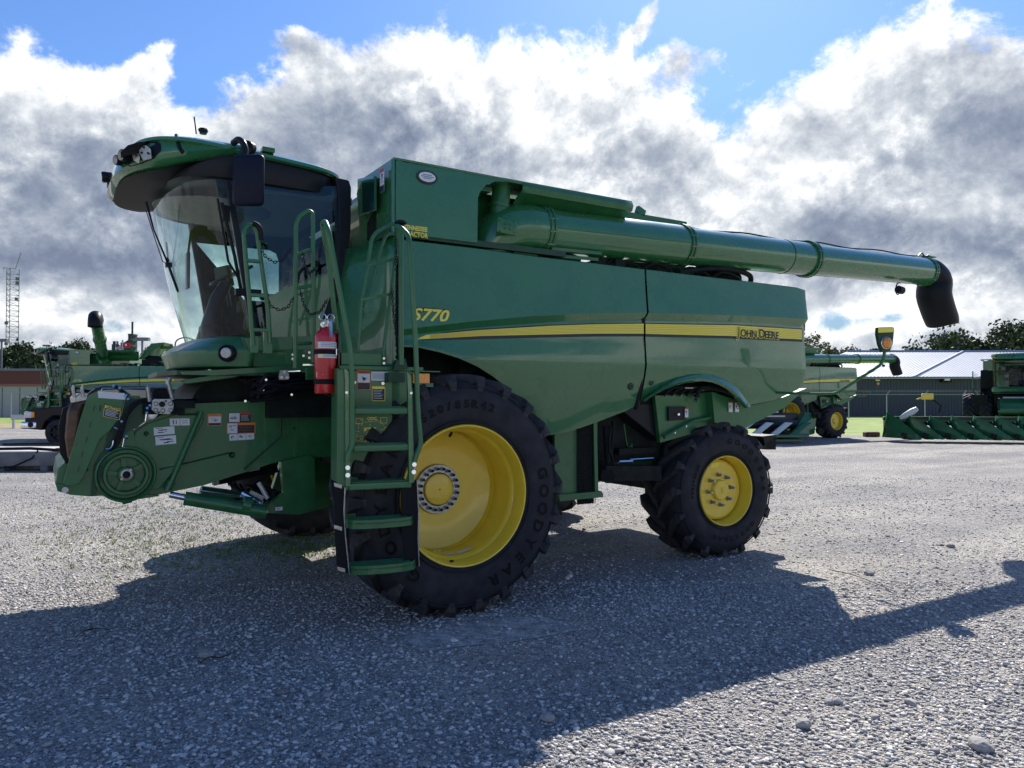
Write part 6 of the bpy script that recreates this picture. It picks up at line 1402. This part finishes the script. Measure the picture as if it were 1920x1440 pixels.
    # ---------------------------------------------------------- trees
    T = [('broadleaf_tree', 1768, 634, 100, 6.0, 'wide dark tree rising behind the shed roof, left of the tallest crown', 'leaf'), ('broadleaf_tree', 1828, 637, 104, 5.0, 'dark rounded tree between two others behind the shed roof', 'leaf'),
         ('broadleaf_tree', 1912, 612, 98, 6.2, 'tallest dark tree behind the shed, cut by the right edge', 'leaf'), ('slender_tree', 1512, 604, 62, 1.9, 'thin open tree showing right behind the big combine\'s tail', 'leaf2'),
         ('pale_tree', 1555, 656, 95, 3.4, 'pale yellowish tree left of the shed roof', 'leaf2'), ('pale_tree', 1600, 654, 130, 4.6, 'low hazy tree at the left end of the shed ridge', 'leaf2'), ('broadleaf_tree', 1648, 655, 150, 4.5, 'small dark treetop just above the middle of the ridge', 'leaf'),
         ('broadleaf_tree', 36, 645, 95, 3.4, 'round green tree at the foot of the lattice mast', 'leaf'), ('broadleaf_tree', 8, 662, 92, 2.6, 'low tree at the left edge beside the mast', 'leaf'), ('broadleaf_tree', 62, 662, 90, 2.4, 'small tree close above the brick building, right of the mast', 'leaf'),
         ('broadleaf_tree', 82, 648, 140, 3.2, 'small distant treetop over the left combine\'s cab', 'leaf'), ('broadleaf_tree', 118, 645, 120, 4.2, 'distant tree behind the left combine, nearest its cab roof', 'leaf'), ('broadleaf_tree', 145, 643, 118, 4.0, 'distant tree behind the left combine, beside its tank', 'leaf'),
         ('broadleaf_tree', 292, 647, 118, 3.6, 'rounded tree seen through the curved pipe behind the left combine', 'leaf'), ('broadleaf_tree', 328, 660, 100, 2.2, 'dark tree touching the big cab\'s nose', 'leaf'), ('broadleaf_tree', 180, 656, 150, 4.0, 'low treetop beside the raised unloading tube', 'leaf')]
    for i, (nm, px, py, Zd, sp, lb, m) in enumerate(T):
        H = 1.72+(745-py)/FPX*Zd; tree(nm, (px-960)/FPX*Zd, Zd, H, sp, lb, 'trees on the skyline', m, leaves=(1500 if nm == 'slender_tree' else 6500), ls=(.32 if nm == 'slender_tree' else .72), low=.3, seed=i+3, clumps=(14 if nm == 'slender_tree' else 34), trunk=.16 if nm == 'slender_tree' else .3)
    for i in range(10):     # more of the wood behind the shed and hidden wings
        pass
def build_pickup():
    Zd = 26.5; x = (47-960)/FPX*Zd; root = empty('pickup_truck', camspace(x, Zd, 0), R(9)-TH); tag(root, 'dark maroon pickup truck with chrome bumper parked behind the feeder house', 'pickup truck')
    k = MB(); pr = [(0, .55), (0, .95), (.08, 1.12), (.25, 1.20), (1.35, 1.27), (1.5, 1.3), (5.75, 1.34), (5.8, .7), (5.6, .55), (4.95, .50), (4.85, .78), (4.6, .95), (4.3, .95), (4.05, .78), (3.95, .48), (1.55, .48), (1.45, .78), (1.2, .96), (.9, .96), (.65, .78), (.55, .50)]
    k.prism([(a, 0, z) for a, z in pr], (0, 2.0, 0)); bd = k.build('body', 'truckpaint', root, 30, bev=.05)
    k = MB(); cabp = [(1.45, 1.28), (2.2, 1.86), (2.45, 1.93), (4.0, 1.93), (4.25, 1.86), (4.55, 1.32)]
    lo = [Vector((a, .04, z)) for a, z in cabp]; n_ = len(lo)
    k.prism([(a, .12 if z > 1.5 else .05, z) for a, z in cabp], (0, 1.78, 0)); k.build('cab', 'truckpaint', root, 30, bev=.04)
    k = MB(); k.prism([(1.85, .085, 1.36), (2.35, .085, 1.80), (3.0, .085, 1.82), (3.0, .085, 1.36)], (0, -.01, 0)); k.prism([(3.1, .085, 1.36), (3.1, .085, 1.82), (3.95, .085, 1.80), (4.25, .085, 1.36)], (0, -.01, 0)); k.prism([(1.52, .2, 1.36), (2.16, .25, 1.85), (2.16, 1.75, 1.85), (1.52, 1.8, 1.36)], (-.02, 0, .02)); k.build('side_window', 'carglass', root, 0)
    k = MB(); k.box((.02, 1.0, .66), (.22, 2.04, .24), bev=.06); k.box((.12, .12, .66), (.5, .3, .24), bev=.05); bp_ = k.build('front_bumper', 'chrome', root, 40); k = MB(); k.cyl((.2, -.045, .68), (.2, 0, .68), .09, 16); k.build('fog_lamp', 'black', bp_)
    k = MB(); k.box((-.01, 1.0, .98), (.06, 1.3, .26), bev=.02); k.build('grille', 'black', root)
    for y in (.18, 1.82): k = MB(); k.box((.10, y, 1.0), (.26, .40, .22), bev=.04); h_ = k.build('headlight', 'lens', root); k = MB(); k.box((.26, y-.12 if y < 1 else y+.12, 1.0), (.10, .18, .19), bev=.02); k.build('turn_signal', 'amber', h_)
    k = MB(); k.box((3.1, -.03, .5), (1.8, .12, .06)); k.tube([(2.2, .07, 1.35), (2.45, .08, 1.86), (3.9, .08, 1.87), (4.4, .07, 1.36)], .018, 6); k.build('chrome_trim', 'chrome', root)
    k = MB(); k.box((2.0, -.12, 1.38), (.12, .2, .24), bev=.03); k.build('door_mirror', 'black', root)
    for (x_, y) in ((1.05, 0), (4.45, 0), (1.05, 1.76), (4.45, 1.76)):
        k = MB(); k.lathe([(.24, .0), (.27, .0), (.39, .01), (.425, .05), (.425, .2), (.39, .24), (.24, .24)], (x_, y, .425), 'Y', 36); w = k.build('wheel', 'rubber', root, 40)
        k = MB(); yy = y+.02 if y < 1 else y+.22
        k.lathe([(.25, 0), (.24, .05), (.22, .08), (.0001, .09)], (x_, yy, .425), 'Y', 28)
        for j in range(8): t = j*.785; k.box((x_+.14*math.cos(t), yy+.02, .425+.14*math.sin(t)), (.2, .03, .04), rot=(0, -t, 0))
        k.cyl((x_, yy-.01, .425), (x_, yy+.02, .425), .05, 12); k.build('rim', 'satin', w, 30)
    root.scale = (1.03, 1, 1.10)
def corn_head(name, cx, cz, ang, n, label, m1='plastic_green', m2='plastic_dgreen', sp=.762, hang=0, dark=False):
    root = empty(name, camspace(cx, cz, 0), ang); tag(root, label, 'corn header')
    Wd = n*sp
    k = MB(); k.box((Wd/2, .55, .58), (Wd+.1, .5, .58)); k.box((Wd/2, .62, .88), (Wd+.2, .14, .14)); k.build('frame', m2, root, 0, bev=.02)
    k = MB(); k.box((Wd/2, .50, .96), (Wd+.15, .22, .025)); k.build('top_edge', m1, root, 0)
    k = MB(); k.tube([(0, .2, .55), (Wd, .2, .55)], .13, 12)
    for i in range(int(Wd/.25)): k.lathe([(.13, -.01), (.25, -.008), (.25, .008), (.13, .01)], (i*.25+.1, .2, .55), 'X', 14)
    k.build('cross_auger', 'dark', root, 30)
    for i in range(n+1):
        x = i*sp; big = 1.12 if i in (0,) else 1.0; h = 1.02*big
        k = MB(); 
        prof = [Vector((x-.10, .10, h+.03)), Vector((x-.02, -.02, h)), Vector((x+.06, .12, h-.02))]
        tip = Vector((x+.52, -1.25, .17)); rows = []
        for u in np.linspace(0, 1, 9):
            c = Vector((x+.0+.80*u, .25-1.35*u, 0)); w = (.19*(1-u)**.5+.03)*(1 if u < .97 else .4); zt = h*(1-u)**.92+.20*u+.05*math.sin(u*3.14); zb_ = .16
            rows.append([c+Vector((-w, 0, zb_)), c+Vector((-w*.55, 0, zb_+(zt-zb_)*.55)), c+Vector((-.05, -.0, zt)), c+Vector((w*.25, 0, zb_+(zt-zb_)*.6)), c+Vector((w, 0, zb_))])
        k.grid(rows); k.build('row_divider', m1, root, 15, solid=.02)
        if i < n:
            k = MB(); k.box((x+sp*.55, -.25, .30), (.30, .8, .09)); k.cyl((x+sp*.45, -.55, .33), (x+sp*.52, .1, .36), .05, 8); k.box((x+sp*.6, -.5, .18), (.25, .35, .1)); k.build('row_unit', 'dark', root, 0)
            k = MB(); k.box((x+sp*.62, -.15, .52), (.28, .3, .14), rot=(.5, 0, 0), bev=.04); k.build('ear_saver', 'polywhite' if not dark else 'dgreen', root, 30)
    return root
def build_midground():
    for pts, lb in ((((375, 1243), (392, 1232), (415, 1232), (440, 1222)), 'thin black wire curled on the shaded gravel, lower left'), (((140, 1196), (158, 1183), (180, 1178), (205, 1180)), 'thin black wire near the left edge of the shaded gravel'), (((1555, 1068), (1600, 1078), (1640, 1093), (1680, 1110)), 'long thin dark stalk lying in the sun beside the body shadow')):
        k = MB(); k.tube(smooth_curve([at(x, y, Z=.02) for x, y in pts], 6), .0035, 6); tag(k.build('wire' if 'wire' in lb else 'strand', 'black' if 'wire' in lb else 'bark', None), lb, 'wire' if 'wire' in lb else 'strand')  # thin dark tubes laid along the ground, the last one brown
    # right-hand corn header
    a = R(-13)-TH; c0 = (1668-960)/FPX*29.0
    corn_head('corn_header', c0, 29.0, a, 12, 'long green corn header with a row of pointed dividers in front of the shed')
    r = [o for o in COL.objects if o.name == 'corn_header'][0]
    k = MB(); k.lathe([(.0001, -.4), (.07, -.34), (.12, -.16), (.13, .16), (.09, .36), (.0001, .4)], (0, 0, 0), 'X', 16); p = k.build('end_shield', 'polywhite', r); p.location = (.75, .3, 1.08); p.rotation_euler = (0, R(-32), .1)
    k = MB(); k.box((1.55, .75, 1.75), (.42, .1, .24), rot=(0, 0, 0), bev=.02); k.tube([(1.4, .8, 1.7), (1.15, .7, 1.65)], .03, 6); wl = k.build('marker_lamp', 'yellow', r); k = MB(); k.tube([(1.7, .75, 1.66), (2.0, .7, 1.4), (1.95, .65, 1.1)], .03, 6); k.build('marker_stalk', 'black', wl)
    # dark header in front of the rear-right combine
    a = R(4)-TH
    rt = empty('folded_header', camspace(8.5, 27.8, 0), a); tag(rt, 'black and green header with slanted divider fins lying before the rear right combine', 'header')
    k = MB(); k.box((-.2, .8, .85), (5.2, .9, .55), bev=.05); k.box((-1.0, .2, 1.05), (3.2, .3, .2), bev=.04); k.cyl((-3, .1, .7), (2.2, .1, .7), .16, 12); k.build('frame', 'tarp', rt, 30)
    k = MB(); k.box((.5, .1, 1.17), (1.9, .22, .05)); k.box((.55, -.2, 1.02), (2.1, .10, .05)); k.box((-1.6, .2, 1.3), (1.2, .08, .05), rot=(0, -.1, 0)); k.build('top_plate', 'galv', rt, 0)
    for i in range(7):
        x = -2.8+i*.72
        k = MB(); k.prism([(x, -.5, .25), (x+.25, -.5, .22), (x+1.05, -.35, .78), (x+.80, -.3, .80)], (0, .12, 0)); k.prism([(x+.2, -.5, .2), (x+.8, -.3, .68), (x+.9, .2, .5), (x+.3, .1, .1)], (0, .03, 0)); k.build('divider_fin', 'polywhite' if i in (3, 4, 5) else 'plastic_green', rt, 0, bev=.01)
    k = MB(); k.box((-.9, -.62, .30), (6.4, .16, .10)); k.box((-.9, -.5, .14), (6.0, .3, .10)); k.build('front_bar', 'plastic_green', rt, 0, bev=.02)
    k = MB(); k.prism([(2.0, -.4, .2), (2.9, .1, .35), (3.1, .3, 1.1), (2.6, .2, 1.15), (1.9, -.3, .4)], (0, .5, 0)); k.build('end_panel', 'plastic_green', rt, 0, bev=.03)
    k = MB(); k.cyl((3.05, -.1, .45), (3.05, .1, .45), .12, 14); k.box((3.0, .2, 1.05), (.3, .2, .2)); k.box((3.0, .0, 1.0), (.12, .1, .12)); k.build('end_drive', 'dark', rt, 30)
    k = MB(); k.tube([(-2.6, -.55, .6), (-2.5, -.55, .95), (-2.75, -.5, 1.25)], .025, 6); k.tube([(-3.2, -.5, .9), (-3.0, -.5, .4), (-2.7, -.5, .35)], .03, 6); k.build('side_pipe', 'green2', rt)
    # dark box on the grass edge
    k = MB(); k.box((0, 0, .11), (.62, .3, .2), bev=.02); k.box((0, 0, .215), (.5, .2, .02)); o = k.build('dark_box', 'rust', None, 0); o.location = camspace((1633-960)/FPX*32.5, 32.5, .0); o.rotation_euler = (0, 0, -TH); tag(o, 'small dark brown box at the edge of the grass before the shed', 'box')
    # timber deck at the left
    Zd = 17.3; td = empty('timber_deck', camspace(-15.5, Zd, 0), R(1.5)-TH); tag(td, 'low grey weathered timber platform at the left edge behind the feeder house', 'platform')
    k = MB(); k.box((4.1, .05, .27), (8.6, .10, .30), bev=.01); k.build('side_board', 'wood', td, 0); k = MB()
    for i in range(9): k.box((4.1, .22+i*.21, .43), (8.6, .195, .035))
    k.build('deck_boards', 'woodtop', td, 0); k = MB()
    for x in (.3, 1.9, 3.6, 4.6, 5.8, 7.4): k.box((x, .9, .07), (.16, 1.8, .13))
    k.box((4.1, .5, .05), (8.4, .1, .09)); k.build('runner', 'wood', td, 0)
    k = MB(); k.cyl((4.6, .9, .52), (6.4, .95, .55), .07, 12); o = k.build('white_tube', 'galv', None); o.location = td.location; o.rotation_euler = td.rotation_euler; tag(o, 'short pale metal tube lying on the timber platform', 'tube')
    k = MB(); k.tube([(2.5, .1, .50), (4.2, .15, .52), (5.0, .12, .47)], .035, 8); k.box((4.95, .1, .49), (.25, .1, .08)); k.tube([(4.4, .1, .47), (4.35, -.05, .30), (3.9, -.06, .10), (3.2, -.06, .06)], .018, 6); k.tube([(3.4, .4, .6), (4.6, .3, .62), (5.1, .35, .55)], .03, 6); o = k.build('black_linkage', 'black', None); o.location = td.location; o.rotation_euler = td.rotation_euler; tag(o, 'black jointed bar with a cable hanging over the timber platform\'s edge', 'linkage')
    # individually visible larger stones in the lot
    spots = [(1180, 1022, .05, 'pale rock right of the rear tyre\'s shadow tip'), (1630, 1075, .045, 'pale rock lying alone beyond the tube\'s shadow'), (388, 1228, .05, 'largest pale rock in the shadow, lower left'), (1555, 1315, .03, 'first of two small round rocks near the bottom'), (1507, 1358, .045, 'rounded grey rock in sunlight, lower right'), (1570, 1315, .03, 'second of two small round rocks, right of its twin'), (1026, 1345, .045, 'grey rock just beyond the shadow edge'), (1840, 1398, .055, 'pale flat rock near the bottom right corner'), (1268, 1083, .035, 'small rock in the shadow between the tyres'), (1782, 1023, .05, 'flat grey rock far out in the sun at right'), (143, 1225, .03, 'small pale rock in the shadow near the left edge')]
    for i, (px, py, s, lb) in enumerate(spots):
        bm = bmesh.new(); bmesh.ops.create_icosphere(bm, subdivisions=2, radius=s); rr = random.Random(i)
        off = Vector((rr.random()*9, rr.random()*9, 0))
        from mathutils import noise as mn
        for v in bm.verts: v.co = v.co*(1+.45*mn.noise(v.co/s*.9+off)); v.co.z *= .62
        me = bpy.data.meshes.new('rock'); bm.to_mesh(me); bm.free(); me.materials.append(M['rock']); o = bpy.data.objects.new('rock', me); COL.objects.link(o); o.location = at(px, py, Z=s*.35); o.rotation_euler = (0, 0, rr.random()*6); tag(o, lb, 'rock', 'larger stones on the lot')
M['rock'] = mat('limestone_rock', (.30, .29, .275), .85, noise=.25, nscale=30, bump=.5, bscale=60)
# ================================================================== ASSEMBLE
NOSPLIT = {'chain', 'slot', 'hub_ring', 'raised_lettering', 'model_lettering', 'maker_lettering', 'dealer_lettering', 'tread', 'mesh_screen', 'engine_deck_gear', 'front_axle_and_sun_block', 'body_core', 'steering_axle', 'sidewall_ring', 'pictogram_label', 'instruction_label', 'warning_label', 'caution_label', 'danger_label', 'machine_diagram', 'small_label', 'tyre', 'rim', 'seat', 'steering_column', 'console', 'cab', 'roof', 'hub_cap_ribs'}
build_setting()
root = build_combine(); build_lower(root); build_feeder(root); build_cab(root); build_access(root)
tag(root, 'big green combine harvester with yellow wheels filling the middle of the picture', 'combine harvester', 'combine harvesters in the lot')
ext = build_extinguisher()
for o in list(root.children_recursive):
    if o.type == 'MESH' and o.name.split('.')[0] not in NOSPLIT: separate_pieces(o)
# ---- the other combines are copies of the first one
SK = {'chain', 'bright_fitting', 'bright_fastener', 'bolt_heads', 'raised_lettering', 'sidewall_ring', 'stripe_line', 'lug_nut', 'bolt_head', 'carriage_bolt', 'plate_stud', 'bracket_bolt'}
def far_combine(cx, cz, deg, label, skip=(), z=0):
    c = copy_tree(root, None, SK | set(skip)); c.location = camspace(cx, cz, z); c.rotation_euler = (0, 0, R(deg)); tag(c, label, 'combine harvester', 'combine harvesters in the lot'); return c
cl = far_combine(-17.2, 29.6, -25, 'green combine at the left behind the pickup, its unloading tube swung out towards the viewer', skip={'unloading_auger'})
# its swung-out unloading tube
k = MB(); p0 = Vector((.7, .55, 3.35)); tip = p0+Vector((1.55, -4.5, 1.10)); k.tube([p0, tip], [.21, .20], 24); k.tube([p0+Vector((0, .1, -.3)), p0, p0+Vector((.02, -.1, .05))], .23, 20); au = k.build('unloading_auger', 'green', cl)
k = MB(); d = (tip-p0).normalized(); k.tube(smooth_curve([tip, tip+d*.25+Vector((0, 0, -.02)), tip+d*.42+Vector((0, 0, -.22)), tip+d*.46+Vector((0, 0, -.42))], 4), .22, 20, caps=False); k.build('rubber_spout', 'black', au, 40, solid=.02)
for u in (.5, .97): k = MB(); k.tube([p0.lerp(tip, u)-d*.03, p0.lerp(tip, u)+d*.03], .235, 24); k.build('coupling_ring', 'green2', au)
k = MB(); k.tube(rounded([(3.1, 1.8, 3.0), (3.1, 1.8, 4.15), (3.5, 1.8, 4.3), (5.2, 1.8, 3.7)], .2), .03, 8); k.prism([(1.9, 1.0, 3.3), (2.1, 1.0, 3.3), (2.9, 1.0, 4.0), (2.4, 1.0, 3.95)], (0, 1.2, 0)); k.build('tank_cover', 'green2', cl, 0)
k = MB(); k.box((2.9, 1.2, 3.15), (1.6, .8, .25)); k.cyl((2.2, 1.2, 3.3), (3.8, 1.2, 3.25), .16, 14); k.cyl((3.9, 1.2, 3.1), (4.4, 1.2, 3.1), .12, 14); k.build('engine_gear', 'dark', cl, 30)
c2 = far_combine(11.0, 29.4, -1, 'green combine half hidden behind the big one\'s tail, before the shed')
c3 = far_combine(26.0, 35.0, 24, 'green combine facing the camera at the right edge, seen in part with dual tyres')
for nm, lab, (cx, cz, dg) in (('e', 'tiny red fire extinguisher on the left combine behind the pickup', (-17.2, 29.6, -25)), ('f', 'tiny red fire extinguisher on the combine behind the big one\'s tail', (11.0, 29.4, -1))):
    e2 = copy_tree(ext); loc = Matrix.Translation(camspace(cx, cz, 0)) @ Matrix.Rotation(R(dg), 4, 'Z') @ ext.location; e2.location = loc; e2.rotation_euler = (0, 0, R(dg)); tag(e2, lab, 'fire extinguisher', 'fire extinguishers on combines')
ext['group'] = 'fire extinguishers on combines'
# dual wheel on the right-hand combine
wf = [o for o in c3.children if o.name.startswith('wheel')]
wf.sort(key=lambda o: (abs(o.location.x), -o.location.y))
dw = copy_tree(wf[0], c3); dw.location = (0, 4.15, .945); wf[0].location = (0, 3.45, .945)
build_far(); build_pickup(); build_midground()
